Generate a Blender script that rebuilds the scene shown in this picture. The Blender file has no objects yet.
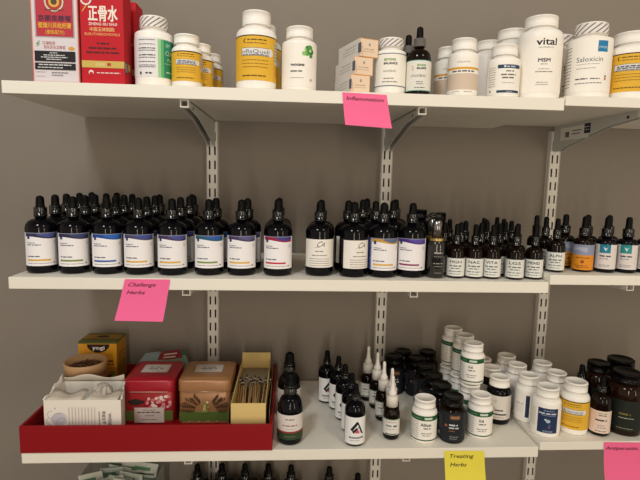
import bpy, math, random
from mathutils import Vector, Matrix
S = bpy.context.scene
COL = S.collection
ZO = 1.45                      # height of the reference level above the floor
PI = math.pi

# ------------------------------------------------------------------ camera, world, lights, exposure
cam_d = bpy.data.cameras.new('camera')
cam_d.sensor_fit = 'HORIZONTAL'; cam_d.sensor_width = 36.0
cam_d.lens = 499.17 / 640.0 * 36.0
cam_d.clip_start = 0.01
cam = bpy.data.objects.new('camera', cam_d); COL.objects.link(cam)
CR = Vector((0.99799154, -0.05944475, 0.02189061)); CU = Vector((-0.01443916, 0.12300371, 0.99230116)); CF = Vector((0.06167972, 0.99062425, -0.12189833))
cam.matrix_world = Matrix(((CR.x, CU.x, -CF.x, 0.17939766), (CR.y, CU.y, -CF.y, -1.17674437), (CR.z, CU.z, -CF.z, -0.05812892 + ZO), (0, 0, 0, 1)))
S.camera = cam
w = bpy.data.worlds.new('world'); S.world = w; w.use_nodes = True
# soft light of the rest of the room: brightest at eye level, dimmer overhead and towards the floor
nt = w.node_tree; bg = nt.nodes['Background']; bg.inputs[1].default_value = 1.0
tc = nt.nodes.new('ShaderNodeTexCoord'); sp = nt.nodes.new('ShaderNodeSeparateXYZ'); rp = nt.nodes.new('ShaderNodeValToRGB'); mr = nt.nodes.new('ShaderNodeMapRange')
nt.links.new(tc.outputs['Generated'], sp.inputs[0]); mr.inputs['From Min'].default_value = -1; mr.inputs['From Max'].default_value = 1
nt.links.new(sp.outputs['Z'], mr.inputs['Value']); nt.links.new(mr.outputs['Result'], rp.inputs['Fac'])
wc = (1.0, 0.86, 0.69)
el_ = rp.color_ramp.elements
for k, (p, v) in enumerate([(0.15, 0.28), (0.45, 0.54), (0.62, 0.50), (0.90, 0.22)]):
    e_ = el_[k] if k < 2 else el_.new(p)
    e_.position = p; e_.color = (wc[0] * v, wc[1] * v, wc[2] * v, 1)
nt.links.new(rp.outputs['Color'], bg.inputs[0])

def area(name, loc, target, sx, sy, power, col):
    d = bpy.data.lights.new(name, 'AREA'); d.shape = 'RECTANGLE'; d.size = sx; d.size_y = sy; d.energy = power; d.color = col
    o = bpy.data.objects.new(name, d); COL.objects.link(o); o.location = loc
    o.rotation_euler = (Vector(target) - Vector(loc)).to_track_quat('-Z', 'Y').to_euler()
    return o
area('ceiling_lamp_right', (1.0, -1.45, 2.50), (0.75, -0.1, 1.2), 0.30, 0.30, 4.5, (1.0, 0.88, 0.70))
area('ceiling_lamp_left', (-0.40, -1.45, 2.50), (-0.05, -0.1, 1.2), 0.30, 0.30, 10.0, (0.95, 0.99, 1.0))
area('added_streak_light_centre', (0.10, -2.6, 1.35), (0.10, 0, 1.10), 0.07, 1.3, 11.0, (1.0, 0.90, 0.76))  # added tall slim light, no real doorway: streaks the bottles, fills from the front
area('added_streak_light_right', (1.85, -2.3, 1.35), (0.5, 0, 1.10), 0.07, 1.3, 8.0, (1.0, 0.84, 0.64))  # second added slim light, also for bottle streaks and front fill
S.view_settings.view_transform = 'Standard'; S.view_settings.look = 'None'
S.view_settings.gamma = 1.0; S.view_settings.use_curve_mapping = False
S.view_settings.exposure = 0.0

# ------------------------------------------------------------------ helpers
def lin(h):
    h = h.lstrip('#')
    r = []
    for i in (0, 2, 4):
        c = int(h[i:i+2], 16) / 255.0
        r.append(c / 12.92 if c <= 0.04045 else ((c + 0.055) / 1.055) ** 2.4)
    return tuple(r) + (1.0,)
MATS = {}
def mat(hexc, rough=0.5, metal=0.0, coat=0.0, trans=0.0, bump=0.0, bscale=200, vary=0.0, vscale=8, alpha=1.0, spec=0.5):
    k = (hexc, rough, metal, coat, trans, bump, bscale, vary, vscale, alpha, spec)
    if k in MATS: return MATS[k]
    m = bpy.data.materials.new('mat_' + hexc.lstrip('#') + '_%d' % int(rough * 100)); m.use_nodes = True
    nt = m.node_tree; b = nt.nodes['Principled BSDF']
    b.inputs['Base Color'].default_value = lin(hexc)
    b.inputs['Roughness'].default_value = rough
    b.inputs['Metallic'].default_value = metal
    b.inputs['Coat Weight'].default_value = coat
    b.inputs['Transmission Weight'].default_value = trans
    b.inputs['Alpha'].default_value = alpha
    b.inputs['Specular IOR Level'].default_value = spec
    if vary > 0 or bump > 0:
        tc = nt.nodes.new('ShaderNodeTexCoord')
    if vary > 0:
        n = nt.nodes.new('ShaderNodeTexNoise'); n.inputs['Scale'].default_value = vscale; n.inputs['Detail'].default_value = 4
        nt.links.new(tc.outputs['Object'], n.inputs['Vector'])
        mx = nt.nodes.new('ShaderNodeMix'); mx.data_type = 'RGBA'
        c = lin(hexc)
        mx.inputs[6].default_value = tuple(min(1, x * (1 - vary)) for x in c[:3]) + (1,)
        mx.inputs[7].default_value = tuple(min(1, x * (1 + vary)) for x in c[:3]) + (1,)
        nt.links.new(n.outputs['Fac'], mx.inputs[0]); nt.links.new(mx.outputs[2], b.inputs['Base Color'])
    if bump > 0:
        n2 = nt.nodes.new('ShaderNodeTexNoise'); n2.inputs['Scale'].default_value = bscale; n2.inputs['Detail'].default_value = 3
        nt.links.new(tc.outputs['Object'], n2.inputs['Vector'])
        bp = nt.nodes.new('ShaderNodeBump'); bp.inputs['Strength'].default_value = bump; bp.inputs['Distance'].default_value = 0.001
        nt.links.new(n2.outputs['Fac'], bp.inputs['Height']); nt.links.new(bp.outputs['Normal'], b.inputs['Normal'])
    MATS[k] = m
    return m
def ink(c): return mat(c, 0.55, spec=0.3)

class MB:
    def __init__(s): s.v = []; s.f = []; s.mi = []; s.m = []; s.sm = []
    def slot(s, m):
        if m not in s.m: s.m.append(m)
        return s.m.index(m)
    def add(s, vs, fs, m, smooth=False):
        o = len(s.v); k = s.slot(m); s.v += [tuple(x) for x in vs]
        for f in fs: s.f.append([i + o for i in f]); s.mi.append(k); s.sm.append(smooth)
    def box(s, x0, x1, y0, y1, z0, z1, m, M=None):
        vs = [Vector((x, y, z)) for z in (z0, z1) for y in (y0, y1) for x in (x0, x1)]
        if M: vs = [M @ v for v in vs]
        s.add(vs, [(0,2,3,1),(4,5,7,6),(0,1,5,4),(2,6,7,3),(0,4,6,2),(1,3,7,5)], m)
    def lathe(s, prof, m, n=32, rib=0.0, ribr=None, smooth=True, cx=0, cy=0):
        vs = []; fs = []
        for k, (r, z) in enumerate(prof):
            for i in range(n):
                a = 2 * PI * i / n
                rr = r
                if rib and ribr and ribr[0] <= k <= ribr[1] and i % 2: rr = r - rib
                vs.append((cx + rr * math.cos(a), cy + rr * math.sin(a), z))
        for k in range(len(prof) - 1):
            for i in range(n):
                j = (i + 1) % n
                fs.append((k*n+i, k*n+j, (k+1)*n+j, (k+1)*n+i))
        s.add(vs, fs, m, smooth)
        return s
    def tube(s, p0, p1, r0, r1, m, n=8, caps=True):
        p0 = Vector(p0); p1 = Vector(p1); d = (p1 - p0).normalized()
        a = d.orthogonal().normalized(); b = d.cross(a)
        vs = []
        for p, r in ((p0, r0), (p1, r1)):
            for i in range(n):
                t = 2 * PI * i / n; vs.append(p + a * r * math.cos(t) + b * r * math.sin(t))
        fs = [(i, (i+1) % n, n + (i+1) % n, n + i) for i in range(n)]
        if caps: fs += [tuple(range(n))[::-1], tuple(range(n, 2*n))]
        s.add(vs, fs, m, True)
    def mesh(s, name):
        me = bpy.data.meshes.new(name); me.from_pydata(s.v, [], s.f)
        for m in s.m: me.materials.append(m)
        me.polygons.foreach_set('material_index', s.mi); me.polygons.foreach_set('use_smooth', s.sm)
        me.update(); me.validate()
        return me
def obj(name, me, parent=None, loc=(0, 0, 0), rot=(0, 0, 0), bevel=0):
    o = bpy.data.objects.new(name, me); COL.objects.link(o); o.parent = parent; o.location = loc; o.rotation_euler = rot
    if bevel:
        b = o.modifiers.new('bevel', 'BEVEL'); b.width = bevel; b.segments = 2; b.limit_method = 'ANGLE'; b.angle_limit = math.radians(40)
    return o
def tag(o, label, cat, group=None, kind=None):
    if kind: o['kind'] = kind
    if label: o['label'] = label; o['category'] = cat
    if group: o['group'] = group
    return o
def thing(name, label, cat, loc, rz=0, group=None, rx=0, ry=0):
    o = bpy.data.objects.new(name, None); COL.objects.link(o); o.location = (loc[0], loc[1], loc[2] + ZO); o.rotation_euler = (rx, ry, rz)
    o.empty_display_size = 0.02
    return tag(o, label, cat, group)

# text outlines as flat polygons
TXT = {}
def text_poly(s):
    if s in TXT: return TXT[s]
    cu = bpy.data.curves.new('t', 'FONT'); cu.body = s; cu.size = 1.0; cu.resolution_u = 2; cu.fill_mode = 'FRONT'
    o = bpy.data.objects.new('t', cu); COL.objects.link(o)
    dg = bpy.context.evaluated_depsgraph_get(); oe = o.evaluated_get(dg); me = oe.to_mesh()
    vs = [(v.co.x, v.co.y) for v in me.vertices]; fs = [tuple(p.vertices) for p in me.polygons]
    oe.to_mesh_clear(); bpy.data.objects.remove(o); bpy.data.curves.remove(cu)
    if vs:
        x0 = min(v[0] for v in vs); x1 = max(v[0] for v in vs)
        vs = [(x - x0, y) for x, y in vs]; wd = x1 - x0
    else: wd = 0
    TXT[s] = (vs, fs, wd)
    return TXT[s]

STEP = 0.0035
def clip_strips(poly):
    """cuts a convex outline along the facet lines of a round wall, so print follows the facets"""
    lo = min(p[0] for p in poly); hi = max(p[0] for p in poly)
    k0 = math.floor(lo / STEP + 1e-6); k1 = math.ceil(hi / STEP - 1e-6)
    if k1 - k0 <= 1: return [poly]
    out = []
    for k in range(k0, k1):
        p = poly
        for lim, sg in ((k * STEP, 1), ((k + 1) * STEP, -1)):
            q = []
            for i in range(len(p)):
                a, b = p[i], p[(i + 1) % len(p)]; da = (a[0] - lim) * sg; db = (b[0] - lim) * sg
                if da >= 0: q.append(a)
                if (da > 0 and db < 0) or (da < 0 and db > 0):
                    t = da / (da - db); q.append((a[0] + (b[0] - a[0]) * t, a[1] + (b[1] - a[1]) * t))
            p = q
            if len(p) < 3: break
        if len(p) >= 3 and max(v[0] for v in p) - min(v[0] for v in p) > 1e-7: out.append(p)
    return out
def strip(mb, fn, pts_lo_hi, s0, s1, off, m):
    a, b = min(s0, s1), max(s0, s1)
    ss = [a] + [k * STEP for k in range(math.floor(a / STEP) + 1, math.ceil(b / STEP)) if a + 1e-6 < k * STEP < b - 1e-6] + [b]
    vs = []
    for x in ss:
        lo, hi = pts_lo_hi(x); vs += [fn(x, lo, off), fn(x, hi, off)]
    n = len(ss) - 1
    mb.add(vs, [(2*i, 2*i+2, 2*i+3, 2*i+1) for i in range(n)], m, True)
def paint(mb, fn, els):
    """draws flat print elements through fn(s, t, offset); later elements lie a hair above earlier ones"""
    off = 0.0; rnd_wall = getattr(fn, 'round_wall', False)
    def emit(poly, m, off):
        for q in (clip_strips(poly) if rnd_wall else [poly]):
            mb.add([fn(a, b, off) for a, b in q], [tuple(range(len(q)))], m)
    for e in els:
        k = e[0]; off += 0.00004
        if k == 'r':
            _, s0, s1, t0, t1, c = e[:6]; strip(mb, fn, lambda x: (t0, t1), s0, s1, off, ink(c))
        elif k == 'w':                      # band with a wavy lower edge
            _, s0, s1, t0, t1, c, amp, ph = e
            strip(mb, fn, lambda x: (t0 + amp * math.sin(ph + 5.0 * (x - s0) / (s1 - s0)), t1), s0, s1, off, ink(c))
        elif k == 'p': emit(list(e[1]), ink(e[2]), off)
        elif k == 'c':
            _, s_, t_, r_, c = e[:5]; ry = e[5] if len(e) > 5 else r_
            emit([(s_ + r_ * math.cos(2*PI*i/14), t_ + ry * math.sin(2*PI*i/14)) for i in range(14)], ink(c), off)
        elif k == 'l':                      # a line of print too fine to read
            _, s0, s1, t_, h_, c = e; rnd = random.Random(int(abs(s0*1e5 + t_*3e5)) + 3); x = s0; m = ink(c)
            while x < s1:
                wd = min(rnd.uniform(1.2, 4.0) * h_ * 1.3, s1 - x)
                emit([(x, t_), (x + wd, t_), (x + wd, t_ + h_), (x, t_ + h_)], m, off)
                x += wd + h_ * 0.7
        elif k == 't':
            _, txt, s_, t_, h_, c = e[:6]; o_ = e[6] if len(e) > 6 else {}
            vs, fs, wd = text_poly(txt); sc = h_ / 0.72; sx = sc * o_.get('sx', 1.0)
            if 'w' in o_: sx = o_['w'] / wd
            al = o_.get('al', 'c'); x0 = {'c': -wd * sx / 2, 'l': 0, 'r': -wd * sx}[al]
            a = o_.get('rot', 0); sh = o_.get('shear', 0)
            reps = [(0, 0)] + ([(o_['bold'], 0), (0, o_['bold']), (o_['bold'], o_['bold'])] if 'bold' in o_ else [])
            for dx, dy in reps:
                pts = []
                for x, y in vs:
                    px = x0 + x * sx + y * sc * sh + dx; py = y * sc + dy
                    pts.append((s_ + px * math.cos(a) - py * math.sin(a), t_ + px * math.sin(a) + py * math.cos(a)))
                if rnd_wall:
                    for f in fs: emit([pts[i] for i in f], ink(c), off)
                else: mb.add([fn(p, q, off) for p, q in pts], fs, ink(c))
                off += 0.00001
def cyl(r, rot=0.0):
    def on(k, off):
        a = k * STEP / r + rot; return ((r + 0.0004 + off) * math.sin(a), -(r + 0.0004 + off) * math.cos(a))
    def fn(s, t, off):
        k = math.floor(s / STEP); u = s / STEP - k; a = on(k, off); b = on(k + 1, off)
        return (a[0] + (b[0] - a[0]) * u, a[1] + (b[1] - a[1]) * u, t)
    fn.round_wall = True
    return fn
def wrap_label(r, t0, t1, half, base, els, rot=0.0):
    mb = MB(); s = r * math.radians(half)
    paint(mb, cyl(r, rot), [('r', -s, s, t0, t1, base)] + els)
    return mb

# ------------------------------------------------------------------ materials
M_SHELF = mat('#efeade', 0.45, vary=0.02, vscale=20)
M_RAIL = mat('#e4dfd6', 0.4)
M_BRK = mat('#c9c9c4', 0.4)  # white steel, with the shade under the shelves put into its grey
M_WHITE = mat('#fcf8f1', 0.35, spec=0.4)
M_CAPW = mat('#fbf7f0', 0.42, spec=0.4)
M_DARKG = mat('#06050b', 0.06, spec=0.22)
M_AMBER = mat('#120703', 0.06, spec=0.22)
M_AMBER2 = mat('#221005', 0.07, spec=0.26)
M_RUB = mat('#050505', 0.45, bump=0.1, spec=0.12)
M_COLL = mat('#060606', 0.10, spec=0.7)
M_BLKCAP = mat('#070606', 0.35, spec=0.18)

# ------------------------------------------------------------------ setting
wall = MB(); WY = 0.014
wall.box(-2.2, 2.6, WY, WY + 0.1, 0.0, 2.6, mat('#8b8278', 0.85, bump=0.15, bscale=350, vary=0.02, vscale=3))
tag(obj('wall_back', wall.mesh('wall_back')), None, None, kind='structure')
fl = MB(); fl.box(-2.2, 2.6, -3.2, WY + 0.1, -0.05, 0.0, mat('#8d8175', 0.8, vary=0.08, vscale=12))
tag(obj('floor', fl.mesh('floor')), None, None, kind='structure')

# ------------------------------------------------------------------ shelving
SF = -0.3152; TH = 0.0204
ZT, ZM, ZB, Z4 = 0.0888, -0.235, -0.552, -0.872
ZTR, ZMR, ZBR = 0.0935, -0.2218, -0.5425
def shelf(x0, x1, z, th, label, screw=True):
    mb = MB(); mb.box(x0, x1, SF, 0.0, ZO + z - th, ZO + z, M_SHELF)
    o = obj('shelf_board', mb.mesh('shelf_board'), bevel=0.0009)
    tag(o, label, 'shelf', 'white wall shelf boards')
shelf(-0.2890, 0.6527, ZT, TH, 'long white shelf board at the top, carrying tubs and red medicine cartons')
shelf(-0.2950, 0.6500, ZM, TH, 'long white shelf board in the middle, carrying rows of dark dropper bottles')
shelf(-0.2890, 0.6555, ZB, TH, 'long white shelf board low down, carrying the red tray')
shelf(-0.2890, 0.6527, Z4, TH, 'white shelf board below the red tray shelf, mostly out of the picture')
shelf(0.6545, 1.22, ZTR, 0.0165, 'white shelf board top right, starting beside the tall white jar')
shelf(0.6520, 1.22, ZMR, 0.0180, 'white shelf board right of the middle one, under the orange-labelled bottle')
shelf(0.6580, 1.22, ZBR, 0.0165, 'white shelf board low right, under the navy and yellow labelled bottles')

def rail_mesh():
    mb = MB(); W = 0.0125; z0 = -1.05; z1 = 0.0660
    xs = [-W, -0.0080, -0.0042, 0.0042, 0.0080, W]
    zs = [z0]; k0 = int(math.ceil((z0 + 0.02) / 0.032)); k1 = int((z1 - 0.02) / 0.032)
    holes = []
    for k in range(k0, k1 + 1):
        zs += [0.032 * k - 0.0098, 0.032 * k + 0.0098]
    zs.append(z1)
    vs = [(x, 0.0, z) for z in zs for x in xs]; fs = []
    for j in range(len(zs) - 1):
        for i in range(5):
            if j % 2 == 1 and i in (1, 3): continue
            fs.append((j*6+i, j*6+i+1, (j+1)*6+i+1, (j+1)*6+i))
    mb.add(vs, fs, M_RAIL)
    for sx in (-1, 1):
        mb.box(sx * W - 0.0008, sx * W + 0.0008, 0.0, WY, z0, z1, M_RAIL)
    mb.box(-W, W, WY - 0.0012, WY - 0.0004, z0, z1, mat('#3a352f', 0.8))  # dark backing: shade inside the rail, painted behind the slots
    return mb.mesh('shelf_rail')
RM = rail_mesh()
RX = (0.0, 0.4064, 0.8128)
for x, lb in zip(RX, ('white slotted wall rail left, behind the tan tin', 'white slotted wall rail in the centre, behind the purple-labelled dropper bottle', 'white slotted wall rail at right, behind the joint between the shelves')):
    tag(obj('shelf_rail', RM, loc=(x, 0, ZO)), lb, 'wall rail', 'slotted wall rails')

def bracket_mesh():
    mb = MB()
    prof = [(-0.001, 0), (-0.001, -0.058), (-0.02, -0.060), (-0.05, -0.050), (-0.20, -0.020), (-0.29, -0.0125), (-0.301, -0.0125), (-0.303, 0)]
    for sx in (-1, 1):
        xa = sx * 0.0055; xb = sx * 0.0070
        n = len(prof)
        vs = [(xa, y, z) for y, z in prof] + [(xb, y, z) for y, z in prof]
        fs = [tuple(range(n)), tuple(range(2*n-1, n-1, -1))] + [(i, (i+1) % n, n + (i+1) % n, n + i) for i in range(n)]
        mb.add(vs, fs, M_BRK)
        mb.add([(sx * 0.0072, -0.262 + 0.004 * math.cos(t * PI / 4), -0.009 + 0.0032 * math.sin(t * PI / 4)) for t in range(8)], [tuple(range(8))], mat('#161412', 0.8))
    mb.box(-0.0070, 0.0070, -0.303, -0.001, -0.0016, -0.0001, M_BRK)
    mb.box(-0.0070, 0.0070, -0.303, -0.285, -0.0125, -0.0105, M_RAIL)
    for sx in (-1, 1): mb.box(sx * 0.0063 - 0.0009, sx * 0.0063 + 0.0009, -0.3035, -0.288, -0.0125, -0.0003, M_RAIL)
    return mb.mesh('shelf_bracket')
BM = bracket_mesh()
def bracket(x, ztop, label):
    o = tag(obj('shelf_bracket', BM, loc=(x, -0.0002, ZO + ztop)), label, 'shelf bracket', 'shelf brackets hooked into the rails')
    return o
NB = [('top shelf', ZT), ('middle shelf', ZM), ('red tray shelf', ZB), ('lowest shelf', Z4)]
for nm, z in NB:
    bracket(0.0, z - TH, 'white steel bracket under the %s on the left wall rail' % nm)
    bracket(0.4064, z - TH, 'white steel bracket under the %s on the centre wall rail' % nm)
b = bracket(0.8128, ZTR - 0.0165, 'white steel bracket with a barcode sticker under the top right shelf')
mb = MB()
def sidefn(s, t, off): return (-0.0072 - off, -s, t)
paint(mb, sidefn, [('r', 0.14, 0.03, -0.036, -0.008, '#e8e6e0'), ('r', 0.146, 0.124, -0.027, -0.006, '#1f2a44'), ('l', 0.126, 0.142, -0.014, 0.0015, '#e8e6e0'), ('l', 0.127, 0.142, -0.020, 0.0015, '#e8e6e0')]
      + [('r', 0.05 + 0.0022*i, 0.0512 + 0.0022*i, -0.030, -0.018, '#222222') for i in range(8)] + [('l', 0.078, 0.115, -0.018, 0.0018, '#444444'), ('l', 0.078, 0.110, -0.025, 0.0018, '#444444')])
obj('sticker', mb.mesh('sticker'), b)['label'] = 'white barcode sticker with a navy block'
bracket(0.8128, ZMR - 0.0180, 'white steel bracket under the middle right shelf')
bracket(0.8128, ZBR - 0.0165, 'white steel bracket under the lower right shelf')

# ------------------------------------------------------------------ bottle meshes
CACHE = {}
def cached(key, f):
    if key not in CACHE: CACHE[key] = f()
    return CACHE[key]
def arc(r0, z0, r1, z1, n=6, p=1.0):
    """rounded shoulder from (r0,z0) vertical to (r1,z1) horizontal"""
    return [(r1 + (r0 - r1) * math.cos(PI/2 * i / n), z0 + (z1 - z0) * math.sin(PI/2 * i / n) ** p) for i in range(1, n + 1)]
def pill_body(r, h, rc, hc, hs, m):
    zt = h - hc; rn = rc * 0.88; z1 = zt - 0.004
    prof = [(0, 0.0015), (r * 0.75, 0.0008), (r - 0.004, 0), (r - 0.001, 0.001), (r, 0.004), (r, hs * h)] + arc(r, hs * h, rn, z1, 8) + [(rn, zt + 0.003), (0, zt + 0.003)]
    return MB().lathe(prof, m, 40).mesh('bottle_body')
def pill_cap(h, rc, hc, m, ribbed=True, flat_dip=True):
    zt = h - hc
    prof = [(rc * 0.86, zt + 0.0005), (rc, zt), (rc, zt + 0.002), (rc - 0.0003, zt + 0.0022), (rc - 0.0003, h - 0.0028), (rc, h - 0.0026), (rc - 0.0002, h - 0.0012), (rc - 0.0016, h)]
    if flat_dip: prof += [(rc * 0.80, h), (rc * 0.78, h - 0.0007), (0, h - 0.0007)]
    else: prof += [(0, h + 0.0005)]
    return MB().lathe(prof, m, 72, rib=0.0005 if ribbed else 0, ribr=(3, 4)).mesh('cap')
def seal_mesh(rc, z0, z1, base='#ece7e2', ink_='#7d7274'):
    n = 15; els = []
    L = 2 * PI * (rc + 0.0006); sl = (z1 - z0) * 1.3
    for i in range(n):
        a = -L/2 + L * i / n; wd = L / n * 0.30; q = 4; 
        for j in range(q):
            t0 = z0 + (z1 - z0) * j / q; t1 = z0 + (z1 - z0) * (j + 1) / q
            s0 = a + sl * j / q; s1 = a + sl * (j + 1) / q
            els.append(('p', [(s0, t0), (s0 + wd, t0), (s1 + wd, t1), (s1, t1)], ink_))
    mb = MB(); paint(mb, cyl(rc + 0.0004), [('r', -L/2, L/2, z0, z1, base)]); paint(mb, cyl(rc + 0.00055), els[:0])
    m2 = MB(); m2.v, m2.f, m2.mi, m2.m, m2.sm = mb.v, mb.f, mb.mi, mb.m, mb.sm
    for e in els: paint(m2, cyl(rc + 0.00055), [e])
    return m2.mesh('seal_band')

def supplement(key, r, h, X, Y, z, label, group=None, cap=0.84, hc=0.175, hs=0.70, body='w', capm=None, lab=None, rot=0, seal=False, cat='supplement bottle', name='supplement_bottle', show_label=True, lift=0.0, caplabel=None):
    o = thing(name, label, cat, (X, Y, z), math.radians(rot), group)
    rc = r * cap; hcm = h * hc
    bm = {'w': M_WHITE, 'k': M_DARKG, 'a': M_AMBER, 'a2': M_AMBER2}[body]
    obj('bottle_body', cached(('pb', r, h, rc, hcm, hs, body), lambda: pill_body(r, h, rc, hcm, hs, bm)), o)
    obj('cap', cached(('pc', h, rc, hcm, capm), lambda: pill_cap(h, rc, hcm, capm or M_CAPW)), o)
    if lab and show_label:
        obj('label', cached(('lb', key), lambda: lab(r, h).mesh('label')), o).scale.z = 0.945 if key in ('gpanel', 'ymog', 'beyond', 'berb', 'nb', 'vital', 'salox') else 1.0
    if seal:
        s = obj('seal_band', cached(('sb', rc, h), lambda: seal_mesh(rc, h - hcm + 0.001, h - 0.003)), o); s['label'] = 'diagonally striped tamper seal'
    return o

def dropper_glass(r, h, zs, c0, rn, m):
    prof = [(0, 0.002), (r * 0.7, 0.001), (r - 0.005, 0), (r - 0.0015, 0.0012), (r, 0.005), (r, zs * h)] + arc(r, zs * h, rn, (c0 - 0.03) * h, 8) + [(rn, c0 * h + 0.003), (0, c0 * h + 0.003)]
    return MB().lathe(prof, m, 40).mesh('bottle_body')
def collar_mesh(r, z0, z1, m):
    prof = [(r * 0.8, z0), (r, z0), (r, z0 + 0.002), (r - 0.0004, z0 + 0.0024), (r - 0.0004, z1 - 0.002), (r * 0.96, z1 - 0.0005), (r * 0.75, z1), (0, z1)]
    return MB().lathe(prof, m, 48, rib=0.0006, ribr=(3, 4)).mesh('collar')
def bulb_mesh(r, z0, z1, m):
    H = z1 - z0
    prof = [(r * 1.12, z0 - 0.001), (r * 1.12, z0 + H * 0.08), (r, z0 + H * 0.14), (r * 0.98, z0 + H * 0.5), (r * 0.93, z1 - r * 0.8)] + arc(r * 0.93, z1 - r * 0.8, 0, z1, 6)
    return MB().lathe(prof, m, 24).mesh('rubber_bulb')
DK = {  # r, h, straight, collar0, collar1, collar r, bulb r
    '4oz': (0.0262, 0.1365, 0.57, 0.730, 0.850, 0.0112, 0.0072),
    '2oz': (0.0192, 0.1160, 0.56, 0.735, 0.835, 0.0088, 0.0058),
    'mid': (0.0215, 0.1180, 0.52, 0.700, 0.830, 0.0095, 0.0060),
    '1oz': (0.0162, 0.1000, 0.46, 0.620, 0.790, 0.0078, 0.0050),
    'teal': (0.0185, 0.1050, 0.52, 0.640, 0.790, 0.0100, 0.0058),
    'herb': (0.0240, 0.1340, 0.44, 0.700, 0.820, 0.0125, 0.0098),
}
def dropper(kind, key, X, Y, z, label, group, lab=None, rot=0, glass=None, gk='d', seal=False, collar=None):
    r, h, zs, c0, c1, cr, br = DK[kind]
    o = thing('dropper_bottle', label, 'dropper bottle', (X, Y, z), math.radians(rot), group)
    gm = {'d': M_DARKG, 'a': M_AMBER, 'a2': M_AMBER2}[gk]
    obj('bottle_body', cached(('dg', kind, gk), lambda: dropper_glass(r, h, zs, c0, cr * 0.86, gm)), o)
    obj('collar', cached(('dc', kind), lambda: collar_mesh(cr, c0 * h, c1 * h, M_COLL)), o)
    obj('rubber_bulb', cached(('db', kind), lambda: bulb_mesh(br, c1 * h, h, M_RUB)), o)
    if lab: obj('label', cached(('lb', key), lambda: lab(r, h).mesh('label')), o)
    if seal:
        s = obj('seal_band', cached(('sbd', kind), lambda: seal_mesh(cr, c0 * h + 0.001, c1 * h - 0.001, '#26221f', '#a8a09a')), o); s['label'] = 'striped tamper seal'
    return o
def face(X, Y):   # rotation so that the label faces the viewer's side of the room
    return math.degrees(math.atan2(X - 0.18, Y + 1.18)) * -1.0

# ---- label designs
def lab_herb(top, top2, bar, logo='#20306a', dark=None, barw=0.62):
    def f(r, h):
        s = r * math.radians(62); t0 = 0.014; t1 = 0.0725
        els = [('w', -s, s, t1 - 0.0085, t1, top, 0.002, 0.8), ('w', -s * 0.2, s, t1 - 0.006, t1, top2, 0.0025, 2.0), ('r', -s, s, t1 - 0.0012, t1, '#8a8fa8'),
               ('r', -s * 0.84, -s * 0.66, t1 - 0.011, t1 - 0.005, logo),
               ('l', -s * 0.84, -s * 0.35, 0.0540, 0.0013, '#66687c'), ('l', -s * 0.84, -s * 0.0, 0.0505, 0.0016, '#55586c'),
               ('l', -s * 0.84, -s * 0.1, 0.0300, 0.0018, '#505468'),
               ('r', -s * 0.86, s * barw - s * 0.1, 0.0228, 0.0258, bar),
               ('l', -s * 0.84, s * 0.6, 0.0180, 0.0010, '#8c8a88'), ('l', s * 0.66, s * 0.84, 0.0180, 0.0022, '#77747a'), ('l', s * 0.74, s * 0.9, 0.052, 0.006, '#d8d6dc')]
        mb = wrap_label(r, t0, t1, 72, '#f3f0f2', els)
        if dark: paint(mb, cyl(r), [('r', -r * math.radians(100), -r * math.radians(64), t0, t1, dark)])
        return mb
    return f
def lab_script(r, h):
    s = r * math.radians(64)
    els = [('t', 'C', -0.003, 0.054, 0.011, '#3b3a3c', {'shear': 0.5, 'sx': 0.8}), ('t', 'A', 0.005, 0.055, 0.008, '#3b3a3c', {'shear': 0.5}), ('r', -0.010, -0.002, 0.053, 0.0534, '#55504e'), ('l', -0.008, 0.008, 0.0455, 0.0016, '#7a7674'),
           ('l', -0.014, 0.014, 0.038, 0.0014, '#6c6866')] + [('l', -0.019, 0.019, 0.032 - 0.0042 * i, 0.0011, '#8d8986') for i in range(4)]
    return wrap_label(r, 0.0165, 0.068, 72, '#f1ece4', els)
def lab_small(txt):
    def f(r, h):
        els = [('r', -r * 1.2, r * 1.2, 0.0375, 0.0385, '#4a4a48')]
        els += [('t', txt, 0, 0.0285, 0.0052, '#3d4a48', {'w': 0.021, 'bold': 0.0003}), ('l', -0.011, 0.011, 0.0225, 0.0022, '#5d6664'), ('l', -0.008, 0.009, 0.0180, 0.0018, '#6a7370'), ('l', -0.012, 0.012, 0.0125, 0.0018, '#7b8380'), ('l', -0.009, 0.009, 0.0080, 0.0014, '#7b8380')]
        return wrap_label(r, 0.0045, 0.0385, 80, '#e6e6e0', els)
    return f
def lab_teal(c):
    def f(r, h):
        s = r * math.radians(58)
        els = [('r', -s * 0.55, s * 0.45, 0.0375, 0.0535, c), ('p', [(-0.004, 0.049), (0.0, 0.041), (0.004, 0.049), (0.001, 0.046)], '#dcebef'), ('l', -s * 0.5, s * 0.5, 0.0305, 0.0026, '#4c5256'), ('l', -s * 0.5, s * 0.3, 0.026, 0.0014, '#7e8286'),
               ('l', -s * 0.5, s * 0.5, 0.0145, 0.0012, '#8b8e90'), ('l', -s * 0.5, s * 0.4, 0.0115, 0.0012, '#8b8e90')]
        return wrap_label(r, 0.0075, 0.0535, 72, '#e2d9d6', els)
    return f
def lab_orange(r, h):
    s = r * math.radians(75)
    els = [('r', -s, s, 0.0325, 0.052, '#8d93ad'), ('w', -s * 0.7, s * 0.3, 0.040, 0.047, '#a9afc4', 0.002, 0), ('c', 0, 0.020, 0.003, '#8a4a12'), ('l', -0.012, 0.012, 0.0265, 0.0016, '#7c4513'), ('l', -0.012, 0.010, 0.012, 0.0014, '#7c4513'), ('l', -0.01, 0.012, 0.0085, 0.0014, '#7c4513')]
    return wrap_label(r, 0.0045, 0.052, 78, '#e08f25', els)
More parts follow.
